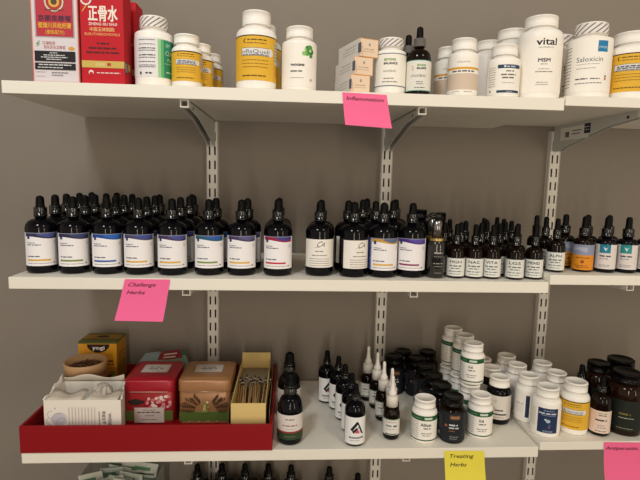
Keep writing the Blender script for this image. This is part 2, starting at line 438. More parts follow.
def lab_A(r, h):
    els = [('p', [(-0.0140, 0.034), (-0.0105, 0.0305), (0.0015, 0.0465), (-0.0022, 0.0500)], '#15171b'), ('p', [(-0.0022, 0.0500), (0.0012, 0.0480), (0.0115, 0.0245), (0.0062, 0.0275)], '#15171b'),
           ('p', [(-0.0105, 0.0305), (-0.008, 0.0265), (0.0005, 0.0355), (-0.002, 0.0385)], '#15171b'), ('p', [(-0.0065, 0.0275), (0.0035, 0.0270), (0.0025, 0.0325), (-0.001, 0.0345)], '#d0606a'), ('c', 0.0015, 0.0385, 0.0016, '#2c8a6a'),
           ('r', -0.0160, 0.0115, 0.0170, 0.0200, '#1c1f25'), ('l', -0.013, 0.009, 0.0180, 0.0011, '#d8d8d8'), ('l', -0.014, 0.004, 0.0125, 0.0011, '#8b8b8b')]
    return wrap_label(r, 0.0055, 0.0580, 86, '#f0efee', els)
def lab_nozzle(r, h):
    els = [('r', -0.030, 0.030, 0.0405, 0.0425, '#9fb89c'), ('l', -0.010, 0.010, 0.036, 0.0013, '#9b5a50'), ('l', -0.010, 0.001, 0.0275, 0.0036, '#8b9096'), ('l', 0.004, 0.011, 0.0275, 0.0035, '#5c646c'), ('l', -0.009, 0.009, 0.0225, 0.0011, '#999999'), ('r', -0.011, 0.011, 0.0125, 0.0145, '#3a5c4a')]
    return wrap_label(r, 0.0115, 0.0425, 82, '#e4e0da', els)
def lab_green(txt):
    def f(r, h):
        s = r * 1.5
        els = [('r', -s, s, 0.0460, 0.0555, '#1f5a34'), ('l', 0.001, 0.016, 0.0485, 0.0042, '#cfe0cf'), ('l', -s * 0.9, -0.005, 0.0500, 0.0010, '#8fb59b'), ('t', txt, 0.004, 0.0350, 0.0060, '#3e3c3a', {'w': 0.0045 * len(txt) * 0.62, 'bold': 0.0004}), ('l', 0.0, 0.013, 0.0300, 0.0022, '#5c5856'),
               ('l', -0.004, 0.016, 0.0205, 0.0014, '#76716d'), ('l', -0.002, 0.014, 0.0165, 0.0012, '#76716d'), ('r', -s, s, 0.0065, 0.0088, '#28583a')]
        els += [('l', -s * 0.85, -0.009, 0.042 - 0.0042 * i, 0.0011, '#9a9591') for i in range(8)]
        return wrap_label(r, 0.0065, 0.0560, 88, '#f8f4ec', els)
    return f
def lab_black(r, h):
    s = r * 1.4
    els = [('r', -0.002, 0.017, 0.049, 0.057, '#7c5238'), ('l', 0.000, 0.015, 0.0525, 0.0012, '#cfa984'), ('c', -0.009, 0.0360, 0.0025, '#b0643a'), ('l', -0.003, 0.013, 0.0365, 0.0030, '#c9ccd0'), ('l', -0.003, 0.015, 0.0310, 0.0026, '#c9ccd0'),
           ('l', -0.003, 0.008, 0.0255, 0.0012, '#b0643a'), ('l', -0.001, 0.015, 0.0145, 0.0012, '#9a9da0'), ('l', -0.001, 0.012, 0.0105, 0.0012, '#9a9da0')]
    els += [('r', -0.030 + 0.0012 * i, -0.0294 + 0.0012 * i, 0.012, 0.019, '#c8c8c8') for i in range(6)] + [('l', -0.030, -0.018, 0.052 - 0.004 * i, 0.001, '#777c82') for i in range(7)]
    return wrap_label(r, 0.0050, 0.0620, 92, '#1b2128', els)
def lab_darkcap(r, h):
    els = [('c', -0.006, 0.050, 0.004, '#cdbfae'), ('t', 'T', -0.010, 0.029, 0.007, '#4c4a48', {'shear': 0.3}), ('l', -0.006, 0.012, 0.0300, 0.0032, '#6b6866'), ('r', -0.013, 0.018, 0.0215, 0.0245, '#2a3040'), ('l', -0.013, 0.014, 0.016, 0.0012, '#8d8986')]
    return wrap_label(r, 0.012, 0.0620, 80, '#dcd6cd', els)
def lab_navy(r, h):
    els = [('r', -0.014, 0.0235, 0.010, 0.0590, '#1f3358'), ('l', -0.004, 0.016, 0.0535, 0.0012, '#aab4c8'), ('l', -0.012, 0.021, 0.0475, 0.0026, '#c8cfdd'), ('l', -0.008, 0.018, 0.0445, 0.0010, '#94a0b8'),
           ('c', 0.005, 0.0340, 0.0042, '#aebfd2', 0.0035), ('p', [(-0.002, 0.037), (0.002, 0.039), (0.001, 0.034)], '#dfe7ee'), ('c', 0.008, 0.0255, 0.003, '#36557f'), ('c', 0.0075, 0.0215, 0.0015, '#c0563e'), ('r', -0.003, 0.014, 0.0120, 0.0150, '#8f9bb2'), ('l', -0.002, 0.013, 0.0128, 0.0012, '#1f3358')]
    els += [('l', -0.033, -0.018, 0.053 - 0.004 * i, 0.001, '#b8b4b0') for i in range(9)]
    return wrap_label(r, 0.0095, 0.0595, 100, '#f8f4ee', els)
def lab_navyside(r, h):
    els = [('r', 0.002, 0.0095, 0.012, 0.058, '#22324f'), ('l', -0.018, -0.002, 0.038, 0.0022, '#b6b2b0')] + [('l', -0.018, -0.002, 0.034 - 0.004 * i, 0.0009, '#c4c0bc') for i in range(4)]
    return wrap_label(r, 0.0095, 0.0620, 90, '#f6f2ec', els)
def lab_yellow(big=False, txt=None, k=1.0, side=True, halfw=95):
    def f(r, h):
        t0 = 0.115 * h; t1 = 0.67 * h; H = t1 - t0; s = r * math.radians(52)
        els = [('r', -r * math.radians(halfw), r * math.radians(halfw), t1 - 0.0018, t1, '#241d14'),
               ('c', -s * 0.62, t0 + 0.87 * H, 0.05 * H, '#5a4712'), ('c', -s * 0.58, t0 + 0.87 * H, 0.038 * H, '#e9b93a'), ('l', -s * 0.5, s * 0.55, t0 + 0.88 * H, 0.028 * H, '#6b5314'), ('l', -s * 0.5, s * 0.55, t0 + 0.81 * H, 0.022 * H, '#8a6c1c'),
               ('r', -s * 0.86, s * 0.80, t0 + 0.54 * H, t0 + 0.72 * H, '#6d6652'), ('r', -s * 0.83, s * 0.77, t0 + 0.55 * H, t0 + 0.71 * H, '#e4e2dc'),
               ('c', s * 0.78, t0 + 0.63 * H, 0.09 * H, '#e4e2dc')]
        if txt: els += [('t', txt, -s * 0.03, t0 + 0.595 * H, 0.085 * H, '#33436b', {'w': s * 1.5})]
        els += [('l', -s * 0.78, s * 0.7, t0 + 0.555 * H, 0.022 * H, '#5a6684')] + ([] if txt else [('l', -s * 0.7, s * 0.6, t0 + 0.64 * H, 0.034 * H, '#4a5470'), ('l', -s * 0.7, s * 0.66, t0 + 0.595 * H, 0.030 * H, '#4a5470')])
        els += [('l', -s * 0.80, s * 0.65, t0 + (0.44 - 0.075 * i) * H, 0.014 * H, '#8a6a20') for i in range(3)] + [('l', -s * 0.8, s * 0.5, t0 + 0.09 * H, 0.026 * H, '#6b5314')]
        if side: els += [('r', s * 1.12, s * 1.62, t0 + 0.40 * H, t0 + 0.9 * H, '#cfc9b8')] + [('l', s * 1.15, s * 1.6, t0 + (0.84 - 0.07 * i) * H, 0.02 * H, '#6c6a66') for i in range(6)] + [('l', s * 1.15, s * 1.6, t0 + (0.34 - 0.06 * i) * H, 0.014 * H, '#8a6a20') for i in range(4)]
        return wrap_label(r, t0, t1, halfw, '#e7b537', els)
    return f
def lab_darkorange(r, h):
    els = [('c', -0.007, 0.044, 0.0035, '#e3b7a2'), ('c', -0.007, 0.044, 0.0026, '#ecd6c8'), ('l', -0.002, 0.013, 0.0465, 0.0016, '#7a9a5a'), ('l', -0.002, 0.013, 0.0425, 0.0016, '#4a4644'), ('l', -0.007, 0.013, 0.0320, 0.0032, '#5a5250'), ('l', -0.003, 0.010, 0.0225, 0.0013, '#8a807c'), ('l', -0.003, 0.012, 0.018, 0.0013, '#8a807c'), ('l', -0.006, 0.014, 0.011, 0.0014, '#6a605c')]
    return wrap_label(r, 0.0075, 0.0520, 80, '#ead4c6', els)
def lab_biggreen(r, h):
    els = [('l', -0.008, 0.012, 0.0430, 0.0040, '#6f6436'), ('l', -0.008, 0.018, 0.0365, 0.0014, '#b9b7a2'), ('l', -0.010, 0.018, 0.0155, 0.0014, '#8c8b74'), ('l', -0.034, -0.028, 0.026, 0.004, '#3f4436')]
    return wrap_label(r, 0.0115, 0.0720, 100, '#1a211b', els)
def lab_greenpanel(r, h):
    t0 = 0.016; t1 = 0.083; e = r * math.radians(100); a = r * math.radians(4)
    els = [('r', a, e, t0, t1 - 0.002, '#2e8f68'), ('r', a, a + 0.005, t0, t1 - 0.002, '#9fd39a'), ('r', a + 0.005, a + 0.010, t0, t1 - 0.002, '#63b77c'), ('r', a + 0.026, e, t0, t1 - 0.002, '#1e6a58'),
           ('t', 'XY', a + 0.018, t1 - 0.014, 0.006, '#dbe9dd', {'w': 0.009}), ('t', 'CURC', a + 0.023, 0.055, 0.008, '#d4ebd8', {'w': 0.020}), ('t', 'PLEX', a + 0.024, 0.045, 0.005, '#cfe6d4', {'w': 0.014}), ('l', a + 0.012, a + 0.032, 0.040, 0.0012, '#bcd9c6'), ('l', a + 0.014, a + 0.03, 0.025, 0.0018, '#cfe6d4')]
    ys = [0.078, 0.0705, 0.0635, 0.060, 0.052, 0.048, 0.041, 0.035, 0.032]
    els += [('l', -0.030, a - 0.004, y, 0.0017 if i in (2, 4) else 0.0011, '#4c4858') for i, y in enumerate(ys)]
    els += [('r', -0.028, -0.025, 0.020, 0.0245, '#222222'), ('l', -0.018, -0.006, 0.021, 0.0025, '#444444')]
    return wrap_label(r, t0, t1, 100, '#ebe8e8', els)
def lab_ymog(r, h):
    g = [('c', 0.0155, 0.073, 0.0062, '#3f8a3a'), ('c', 0.0130, 0.0655, 0.0045, '#63a84c'), ('c', 0.0205, 0.0690, 0.0058, '#2f7a32'), ('c', 0.0190, 0.0755, 0.0045, '#58a048'), ('c', 0.0080, 0.0650, 0.0038, '#8fc46c'), ('c', 0.0190, 0.0700, 0.0026, '#c4dfae'), ('c', 0.0205, 0.0615, 0.0035, '#4b9240'), ('c', 0.0105, 0.0715, 0.0022, '#9acb80')]
    els = g + [('t', 'YNOGENE', -0.0035, 0.0430, 0.0036, '#2c2a2c', {'w': 0.0235, 'bold': 0.0004}), ('l', -0.0150, 0.005, 0.0330, 0.0022, '#5a5552'), ('l', -0.015, 0.008, 0.0220, 0.0011, '#a59d94'), ('c', 0.021, 0.0200, 0.0022, '#c79a8a')]
    return wrap_label(r, 0.008, 0.083, 80, '#fbf5ec', els)
def lab_beyond(r, h):
    s = r * 1.5
    els = [('r', -s, s, 0.0700, 0.0715, '#3a5a78'), ('r', -s, s, 0.0135, 0.0150, '#3a5a78'), ('t', 'BEYOND', -0.001, 0.0580, 0.0040, '#6f9c46', {'w': 0.020, 'bold': 0.0004}), ('t', 'BALANCE', 0.000, 0.0515, 0.0040, '#3a3836', {'w': 0.023, 'bold': 0.0004}),
           ('t', 'ALACBLAC', -0.001, 0.0385, 0.0036, '#4a4644', {'w': 0.022}), ('l', -0.011, 0.006, 0.0265, 0.0014, '#6a6662'), ('l', -0.014, 0.013, 0.0205, 0.0014, '#6a6662')]
    return wrap_label(r, 0.0135, 0.0715, 88, '#f8f3e8', els)
def lab_beyond_d(r, h):
    els = [('r', -0.034, 0.034, 0.0565, 0.0578, '#8fc3b2'), ('p', [(-0.014, 0.049), (-0.010, 0.0475), (-0.007, 0.044), (-0.010, 0.0455)], '#d9938a'), ('c', -0.010, 0.0425, 0.0018, '#e0b0a0'), ('t', 'BEYOND', 0.005, 0.0475, 0.0034, '#6f9c46', {'w': 0.015, 'bold': 0.0003}), ('t', 'BALANCE', 0.005, 0.0425, 0.0034, '#3a3836', {'w': 0.016, 'bold': 0.0003}),
           ('t', 'LYCLACBLAC', 0.000, 0.0300, 0.0038, '#4a4644', {'w': 0.026}), ('l', -0.003, 0.008, 0.0210, 0.0013, '#777777'), ('l', -0.003, 0.009, 0.0175, 0.0013, '#777777'), ('l', -0.006, 0.012, 0.0115, 0.0014, '#666666'), ('r', -0.034, 0.034, 0.0070, 0.0083, '#8fc3b2')]
    return wrap_label(r, 0.0070, 0.0578, 88, '#e9e6dc', els)
def lab_berb(r, h):
    s = r * 1.5
    els = [('r', -s, s, 0.0120, 0.0410, '#d8c4b0'), ('r', -s, s, 0.0480, 0.0520, '#e0a83c'), ('t', 'INTEGRATIVE', 0.001, 0.0595, 0.0030, '#77706a', {'w': 0.022}), ('l', -0.019, 0.020, 0.0435, 0.0024, '#4b4540'), ('l', -0.018, -0.004, 0.008, 0.0012, '#99928a'), ('l', 0.003, 0.017, 0.008, 0.0012, '#99928a')]
    return wrap_label(r, 0.006, 0.070, 88, '#faf4ea', els)
def lab_navyband(r, h):
    s = r * 1.1
    els = [('r', -0.012, s, 0.0525, 0.0590, '#26415f'), ('c', 0.000, 0.0560, 0.002, '#dfe4ea'), ('l', 0.003, 0.018, 0.0545, 0.0022, '#c3cddb'), ('l', 0.002, 0.016, 0.0465, 0.0022, '#837c76'), ('l', -0.006, 0.020, 0.0400, 0.0024, '#77706a'), ('l', -0.004, 0.016, 0.0345, 0.0024, '#6a645e'), ('l', -0.004, 0.018, 0.0260, 0.0010, '#9c958e'),
           ('r', -0.012, s, 0.0090, 0.0135, '#26415f'), ('l', 0.004, 0.014, 0.0105, 0.0012, '#a8b4c6'), ('r', -0.026, -0.0235, 0.0105, 0.0140, '#333333')] + [('l', -0.029, -0.015, 0.054 - 0.0042 * i, 0.001, '#9b958f') for i in range(9)]
    return wrap_label(r, 0.006, 0.0625, 100, '#f8f3ea', els)
def lab_vital(r, h):
    els = [('t', 'vital', 0.0110, 0.0960, 0.0125, '#1f2022', {'w': 0.034, 'bold': 0.0007}), ('t', 'NUTRIENTS', 0.011, 0.0905, 0.0026, '#5a5856', {'w': 0.026}), ('t', 'MSM', 0.0085, 0.0660, 0.0065, '#3c3c3e', {'w': 0.020, 'bold': 0.0005}), ('l', 0.003, 0.014, 0.0615, 0.0013, '#77736e'),
           ('l', 0.000, 0.018, 0.0530, 0.0011, '#8e8a84'), ('l', -0.005, 0.024, 0.0480, 0.0014, '#77736e'), ('l', -0.002, 0.017, 0.0290, 0.0012, '#9a958e'), ('l', -0.003, 0.018, 0.0250, 0.0012, '#9a958e')]
    return wrap_label(r, 0.012, 0.112, 88, '#fbf5ec', els)
def lab_salox(r, h):
    els = [('r', 0.0130, 0.0310, 0.0830, 0.1030, '#1f7fb4'), ('t', 'XYMOGEN', 0.0220, 0.0890, 0.0042, '#d9e8ef', {'w': 0.015}), ('t', 'Saloxicin', 0.0015, 0.0660, 0.0092, '#4a5560', {'w': 0.043}), ('l', -0.019, 0.018, 0.0610, 0.0010, '#9a9690'), ('l', -0.019, 0.012, 0.0535, 0.0011, '#8e8a84'),
           ('l', -0.020, 0.000, 0.0340, 0.0022, '#44403e'), ('l', 0.004, 0.020, 0.0340, 0.0018, '#55504c'), ('l', -0.020, 0.024, 0.0265, 0.0013, '#5a5652'), ('c', 0.030, 0.0350, 0.0022, '#c05a4a'), ('c', 0.030, 0.0395, 0.0018, '#4a4644')]
    els += [('l', -0.052, -0.030, 0.094 - 0.006 * i, 0.0012, '#77706c') for i in range(13)]
    return wrap_label(r, 0.012, 0.110, 100, '#fbf6ee', els)

# ------------------------------------------------------------------ MIDDLE SHELF: tall dropper bottles
HD = {
 'yellow': lab_herb('#2c3152', '#4b5590', '#dba93a'), 'olive': lab_herb('#2b2c48', '#3a4470', '#7f8c3c'), 'blue': lab_herb('#1d4aa0', '#2a66bc', '#1f5aa8'),
 'yellow2': lab_herb('#4a4468', '#3f5098', '#dcb146'), 'yellow3': lab_herb('#43315c', '#4a4f96', '#dcb146'), 'green': lab_herb('#1f5c78', '#2d5ca8', '#7a9440'), 'yellow4': lab_herb('#4a3a5e', '#5b5a88', '#e2b13c'),
 'red': lab_herb('#a01c3c', '#4a3c88', '#c4243c'), 'gold': lab_herb('#c89a3c', '#5e6a8c', '#dcae3e', dark='#27408a'), 'purple': lab_herb('#4c2a80', '#5a4aa0', '#8c2a58')}
G4 = 'tall dark dropper bottles with printed labels on the middle shelf'
front = [
 ('yellow', -0.2635, -0.255, 'dark dropper bottle with yellow bar on its label, leftmost on the middle shelf'),
 ('olive', -0.2065, -0.256, 'dark dropper bottle with an olive green bar, second from left on the middle shelf'),
 ('blue', -0.1475, -0.257, 'dark dropper bottle with bright blue band and blue bar on its white label'),
 ('yellow2', -0.0910, -0.259, 'dark dropper bottle with yellow bar, above the left pink note'),
 ('yellow3', -0.031, -0.262, 'dark dropper bottle with yellow bar and violet band, just right of the pink note'),
 ('green', 0.034, -0.258, 'dark dropper bottle with green bar, in front of the left wall rail'),
 ('yellow4', 0.0925, -0.257, 'dark dropper bottle with yellow bar, between the left rail and the red-barred bottle'),
 ('red', 0.1590, -0.258, 'dark dropper bottle with crimson band and red bar on its label'),
 ('gold', 0.3530, -0.263, 'dark dropper bottle with gold and blue label, left of the purple one'),
 ('purple', 0.4075, -0.260, 'dark dropper bottle with purple band and magenta bar on its label')]
for k, x, y, lb in front:
    dropper('4oz', k, x, y - 0.005, ZM, lb, G4, HD[k], rot=face(x, y) + {'gold': 14, 'purple': 2}.get(k, -3 if x < 0 else 0))
GB = 'tall dark dropper bottles standing in files behind the front row'
def files(key, lbname, pts):
    words = ['second', 'third', 'fourth', 'fifth']
    for i, (x, y) in enumerate(pts):
        dropper('4oz', key, x, y, ZM, 'dark dropper bottle, %s in the file behind the %s' % (words[i], lbname), GB, HD.get(key) or lab_script, rot=face(x, y))
files('yellow', 'leftmost yellow-barred dropper bottle', [(-0.264, -0.201), (-0.267, -0.146), (-0.264, -0.090), (-0.2605, -0.034)])
files('olive', 'olive-barred dropper bottle', [(-0.209, -0.201), (-0.2115, -0.146), (-0.209, -0.090), (-0.206, -0.034)])
files('blue', 'blue-barred dropper bottle', [(-0.152, -0.201), (-0.154, -0.146), (-0.155, -0.090)])
files('yellow2', 'yellow-barred bottle above the pink note', [(-0.0930, -0.203), (-0.0925, -0.147), (-0.0975, -0.091)])
files('yellow3', 'violet-banded yellow-barred bottle', [(-0.0290, -0.205), (-0.0230, -0.149), (-0.0260, -0.093)])
dropper('4oz', 'yellow3', -0.040, -0.034, ZM, 'dark dropper bottle at the wall, last in the file behind the violet-banded one', GB, HD['yellow3'])
files('green', 'green-barred bottle by the wall rail', [(0.038, -0.203)])
files('yellow4', 'yellow-barred bottle left of the red-barred one', [(0.0985, -0.202)])
files('red', 'crimson-banded dropper bottle', [(0.1570, -0.203), (0.1585, -0.148)])
GS = 'dark dropper bottles with script labels on the middle shelf'
dropper('4oz', 'script', 0.2360, -0.259, ZM, 'dark dropper bottle with cream script-lettered label, standing alone right of the red-barred one', GS, lab_script, rot=face(.236, -.26))
dropper('4oz', 'script', 0.2415, -0.204, ZM, 'dark dropper bottle directly behind the lone script-labelled one', GS, lab_script, rot=14)
dropper('4oz', 'script', 0.2985, -0.267, ZM, 'dark dropper bottle with script label, left neighbour of the gold-labelled one', GS, lab_script, rot=22)
dropper('4oz', 'script', 0.2940, -0.211, ZM, 'dark dropper bottle directly behind the script-labelled one beside gold label', GS, lab_script, rot=10)
for x, y, lb in [(0.3480, -0.2075, 'dark dropper bottle directly behind the gold-labelled one'), (0.3310, -0.150, 'dark dropper bottle second back, left of the centre rail, behind gold label'), (0.3905, -0.170, 'dark dropper bottle in front of the centre rail, behind the gold and purple ones'), (0.3480, -0.094, 'dark dropper bottle third back, near the wall left of centre rail'), (0.4080, -0.110, 'dark dropper bottle near the wall, right at the centre rail')]:
    dropper('4oz', 'gold', x, y, ZM, lb, GB, HD['gold'], rot=face(x, y) + 10)

# flat capped dark bottles behind the purple one and behind the pump
def black_flat(r, h, X, Y, z, label, group):
    return supplement('none', r, h, X, Y, z, label, group, cap=0.62, hc=0.13, hs=0.62, body='k', capm=M_BLKCAP, name='black_bottle', cat='bottle')
black_flat(0.021, 0.121, 0.4355, -0.212, ZM, 'flat-capped black bottle behind, between purple-labelled dropper and pump bottle', None)

# pump bottles
def pump_bottle(X, Y, z, label, rot=0):
    o = thing('pump_bottle', label, 'pump bottle', (X, Y, z), math.radians(rot), 'slim dark pump bottles')
    def body():
        r = 0.0172
        return MB().lathe([(0, 0.001), (r - 0.003, 0), (r, 0.003), (r, 0.058)] + arc(r, 0.058, 0.0105, 0.070, 6) + [(0.0105, 0.072), (0, 0.072)], mat('#1d1b1a', 0.12, coat=0.3), 32).mesh('bottle_body')
    obj('bottle_body', cached('pbb', body), o)
    obj('gold_band', cached('pgb', lambda: MB().lathe([(0.0, 0.0685), (0.0142, 0.0685), (0.0142, 0.0735), (0, 0.0735)], mat('#b39a5e', 0.3, metal=0.8), 32, smooth=False).mesh('gold_band')), o)
    def pump():
        mb = MB(); m = mat('#8a8784', 0.22, metal=0.9)
        mb.lathe([(0, 0.0735), (0.0095, 0.0735), (0.0088, 0.104), (0.006, 0.106), (0.0045, 0.106), (0.0045, 0.110), (0, 0.110)], m, 24)
        return mb.mesh('pump_collar')
    obj('pump_collar', cached('ppc', pump), o)
    def spout():
        mb = MB(); m = mat('#2a2826', 0.25, metal=0.5)
        mb.lathe([(0, 0.109), (0.0072, 0.109), (0.0075, 0.114), (0.0055, 0.117), (0, 0.1175)], m, 24)
        mb.tube((0, 0, 0.1135), (-0.0135, -0.005, 0.112), 0.0032, 0.0022, m, 10); mb.tube((-0.0135, -0.005, 0.112), (-0.0150, -0.0055, 0.1075), 0.0022, 0.0018, m, 10)
        return mb.mesh('spout')
    obj('spout', cached('psp', spout), o)
    def lab():
        mb = MB(); paint(mb, cyl(0.0172), [('l', -0.008, 0.008, 0.046, 0.0026, '#a9a49a'), ('l', -0.008, 0.008, 0.040, 0.0012, '#8f8a80'), ('l', -0.009, 0.009, 0.027, 0.002, '#8f8a80'), ('l', -0.007, 0.007, 0.022, 0.0012, '#8f8a80'), ('l', -0.006, 0.006, 0.010, 0.0012, '#8f8a80')])
        return mb.mesh('lettering')
    obj('lettering', cached('plt', lab), o)
pump_bottle(0.4510, -0.277, ZM, 'slim dark pump bottle with a gold band, at the front right of the purple label')
pump_bottle(0.4545, -0.236, ZM, 'second pump bottle, hidden behind the front one', 15)
black_flat(0.019, 0.115, 0.4790, -0.200, ZM, 'flat-capped black bottle behind the gap between pump and small droppers', None)

# small dropper bottles
G1 = 'small dropper bottles with grey-white labels'
NAMES1 = ['HGH', 'NAC', 'VITA', 'LGS', 'MEND', 'ALPH']
for (x, y), nm, lb in zip([(0.4895, -0.276), (0.5235, -0.279), (0.5565, -0.280), (0.5985, -0.285), (0.6365, -0.281)], NAMES1,
    ['small white-labelled dropper bottle, first right of the pump bottle', 'small white-labelled dropper bottle, second right of the pump bottle', 'small white-labelled dropper bottle, third right of the pump bottle', 'small white-labelled dropper bottle, fourth right of the pump bottle, closest to the shelf edge', 'small white-labelled dropper bottle, last before the shelf joint']):
    dropper('1oz', 's' + nm, x, y, ZM, lb, G1, lab_small(nm), rot=face(x, y), gk='a')
dropper('1oz', 'sALPH', 0.6800, -0.276, ZMR, 'small white-labelled dropper bottle, first on the middle right shelf', G1, lab_small('ALPH'), rot=face(.68, -.27), gk='a')
G2 = 'small dropper bottles in the back rows of the middle shelf'
back1 = [(0.4780, -0.236, 'second row, behind the gap left of the first small dropper'), (0.5110, -0.236, 'second row, between the first and second small droppers'), (0.5500, -0.238, 'second row, behind the third small dropper'),
         (0.5830, -0.246, 'second row, left behind the fourth small dropper'), (0.6200, -0.243, 'second row, between the fourth and fifth small droppers'),
         (0.5760, -0.200, 'third row, left of the fourth small dropper'), (0.6120, -0.204, 'third row, behind the fourth small dropper'), (0.6370, -0.176, 'third row, by the shelf joint'),
         (0.5920, -0.155, 'fourth row, behind the fourth small dropper'), (0.6430, -0.125, 'fourth row, behind the last small dropper'), (0.6480, -0.078, 'fifth row, nearest the wall'), (0.6050, -0.110, 'fifth row, second from the joint'), (0.5330, -0.198, 'third row, between the second and third small droppers'), (0.5110, -0.165, 'fourth row, leftmost')]
for x, y, lb in back1: dropper('1oz', 'sNAC', x, y, ZM, 'small dark dropper bottle, ' + lb, G2, lab_small('NAC'), rot=face(x, y), gk='a')
for x, y, lb in [(0.6810, -0.232, 'directly behind the first on the right shelf'), (0.6830, -0.190, 'third back behind the first on the right shelf')]:
    dropper('1oz', 'sNAC', x, y, ZMR, 'small dark dropper bottle ' + lb, G2, lab_small('NAC'), rot=face(x, y), gk='a')
GO = 'dropper bottles with orange labels'
dropper('teal', 'orange', 0.7375, -0.269, ZMR, 'dropper bottle with orange and lilac label at the front of the right shelf', GO, lab_orange, rot=face(.74, -.27), gk='a', seal=False)
dropper('teal', 'orange', 0.7260, -0.222, ZMR, 'dropper bottle with orange label, behind the left side of the front orange one', GO, lab_orange, rot=0, gk='a')
GT = 'dropper bottles with teal and white labels'
for x, y, c, lb in [(0.7785, -0.274, '#24809c', 'dropper bottle with blue-teal square on its label, right of the orange one'), (0.8185, -0.276, '#2a8f92', 'dropper bottle with green-teal square, second right of the orange one'), (0.8590, -0.274, '#30506c', 'dropper bottle cut by the right picture edge on the middle right shelf')]:
    dropper('teal', 'teal' + c, x, y, ZMR, lb, GT, lab_teal(c), rot=face(x, y), gk='d')
for x, y, lb in [(0.7690, -0.226, 'dark dropper bottle behind, between the orange and the blue-teal ones'), (0.8130, -0.226, 'dark dropper bottle directly behind the green-teal one')]:
    dropper('teal', 'teal#24809c', x, y, ZMR, lb, GT, lab_teal('#24809c'), rot=face(x, y), gk='d')

# ------------------------------------------------------------------ TOP SHELF
def plane(o, u, v, nrm):
    o = Vector(o); u = Vector(u); v = Vector(v); nrm = Vector(nrm)
    return lambda s, t, off: tuple(o + u * s + v * t + nrm * (off + 0.0001))
def carton(name, label, cat, X0, X1, Yf, d, z, h, base, front_els, side_els=[], group=None, rz=0, edge=None, left_els=[]):
    w_ = X1 - X0
    o = thing(name, label, cat, ((X0 + X1) / 2, Yf, z), rz, group)
    mb = MB(); mb.box(-w_/2, w_/2, 0, d, 0, h, base)
    paint(mb, plane((-w_/2, 0, 0), (1, 0, 0), (0, 0, 1), (0, -1, 0)), front_els)
    paint(mb, plane((w_/2, 0, 0), (0, 1, 0), (0, 0, 1), (1, 0, 0)), side_els)
    paint(mb, plane((-w_/2, d, 0), (0, -1, 0), (0, 0, 1), (-1, 0, 0)), left_els)
    obj('carton', mb.mesh('carton'), o)
    return o
W1 = 0.0745; H1 = 0.158
el = [('r', 0, W1, 0, H1, '#cf6a60'), ('r', 0.0015, W1 - 0.0015, 0.0015, H1, '#d9c8c8'), ('r', 0.0035, W1 - 0.0035, 0.0035, H1, '#dcd4d8'), ('r', 0.006, W1 - 0.006, 0.071, H1 - 0.012, '#a9a4a8'), ('r', 0.008, W1 - 0.008, 0.073, H1 - 0.014, '#ba3340'),
      ('c', W1 / 2, 0.127, 0.0165, '#5d3a34'), ('c', W1 / 2, 0.127, 0.0155, '#d8cdb4'), ('c', W1 / 2, 0.127, 0.0130, '#b23a34'), ('c', W1 / 2, 0.127, 0.0085, '#dcae48'), ('c', W1 / 2, 0.127, 0.0050, '#58442c'), ('l', 0.022, 0.052, 0.1135, 0.0018, '#6a3a30'),
      ('t', '京都念慈菴', W1 / 2, 0.0975, 0.0072, '#4a2c44', {'w': 0.052, 'bold': 0.0004}), ('t', '蜜煉川貝枇杷膏', W1 / 2, 0.0865, 0.0068, '#e0a83c', {'w': 0.052, 'bold': 0.0004}), ('t', '(蜜炼配方)', W1 / 2, 0.0770, 0.0052, '#e0a83c', {'w': 0.030, 'bold': 0.0002}),
      ('p', [(0.006, 0.060), (0.009, 0.063), (0.013, 0.067), (0.010, 0.061)], '#4f9a58'), ('p', [(0.007, 0.056), (0.010, 0.058), (0.014, 0.0625), (0.009, 0.060)], '#63b268'), ('c', 0.0625, 0.055, 0.005, '#d8a040', 0.003),
      ('t', '江湖佳音', 0.027, 0.0605, 0.0042, '#b85a60', {'w': 0.020}), ('t', '宣化百合玉蜂蜜', 0.036, 0.0540, 0.0042, '#b85a60', {'w': 0.034}),
      ('r', 0.004, W1 - 0.006, 0.0335, 0.0500, '#1d1b1f'), ('l', 0.028, 0.040, 0.0465, 0.0012, '#d8d8d8'), ('l', 0.018, 0.052, 0.0428, 0.0014, '#d8d8d8'), ('l', 0.014, 0.056, 0.0395, 0.0014, '#d8d8d8'), ('l', 0.022, 0.046, 0.0362, 0.0014, '#d8d8d8'),
      ('r', 0.004, W1 - 0.006, 0.0205, 0.0312, '#1d1b1f'), ('l', 0.010, 0.062, 0.0275, 0.0016, '#d8d8d8'), ('l', 0.008, 0.048, 0.0232, 0.0014, '#d8d8d8'),
      ('l', 0.030, 0.056, 0.0155, 0.0013, '#77747a'), ('l', 0.030, 0.048, 0.0115, 0.0013, '#77747a'), ('l', 0.005, 0.020, 0.0165, 0.0008, '#aa9fa4'), ('l', 0.005, 0.020, 0.0095, 0.0008, '#aa9fa4')]
carton('medicine_carton', 'white and red medicine carton with round portrait medallion and two black text panels', 'medicine box', -0.2425, -0.168, -0.306, 0.062, ZT, H1, mat('#cf6a60', 0.5), el)
W2 = 0.069; RED = '#c01826'
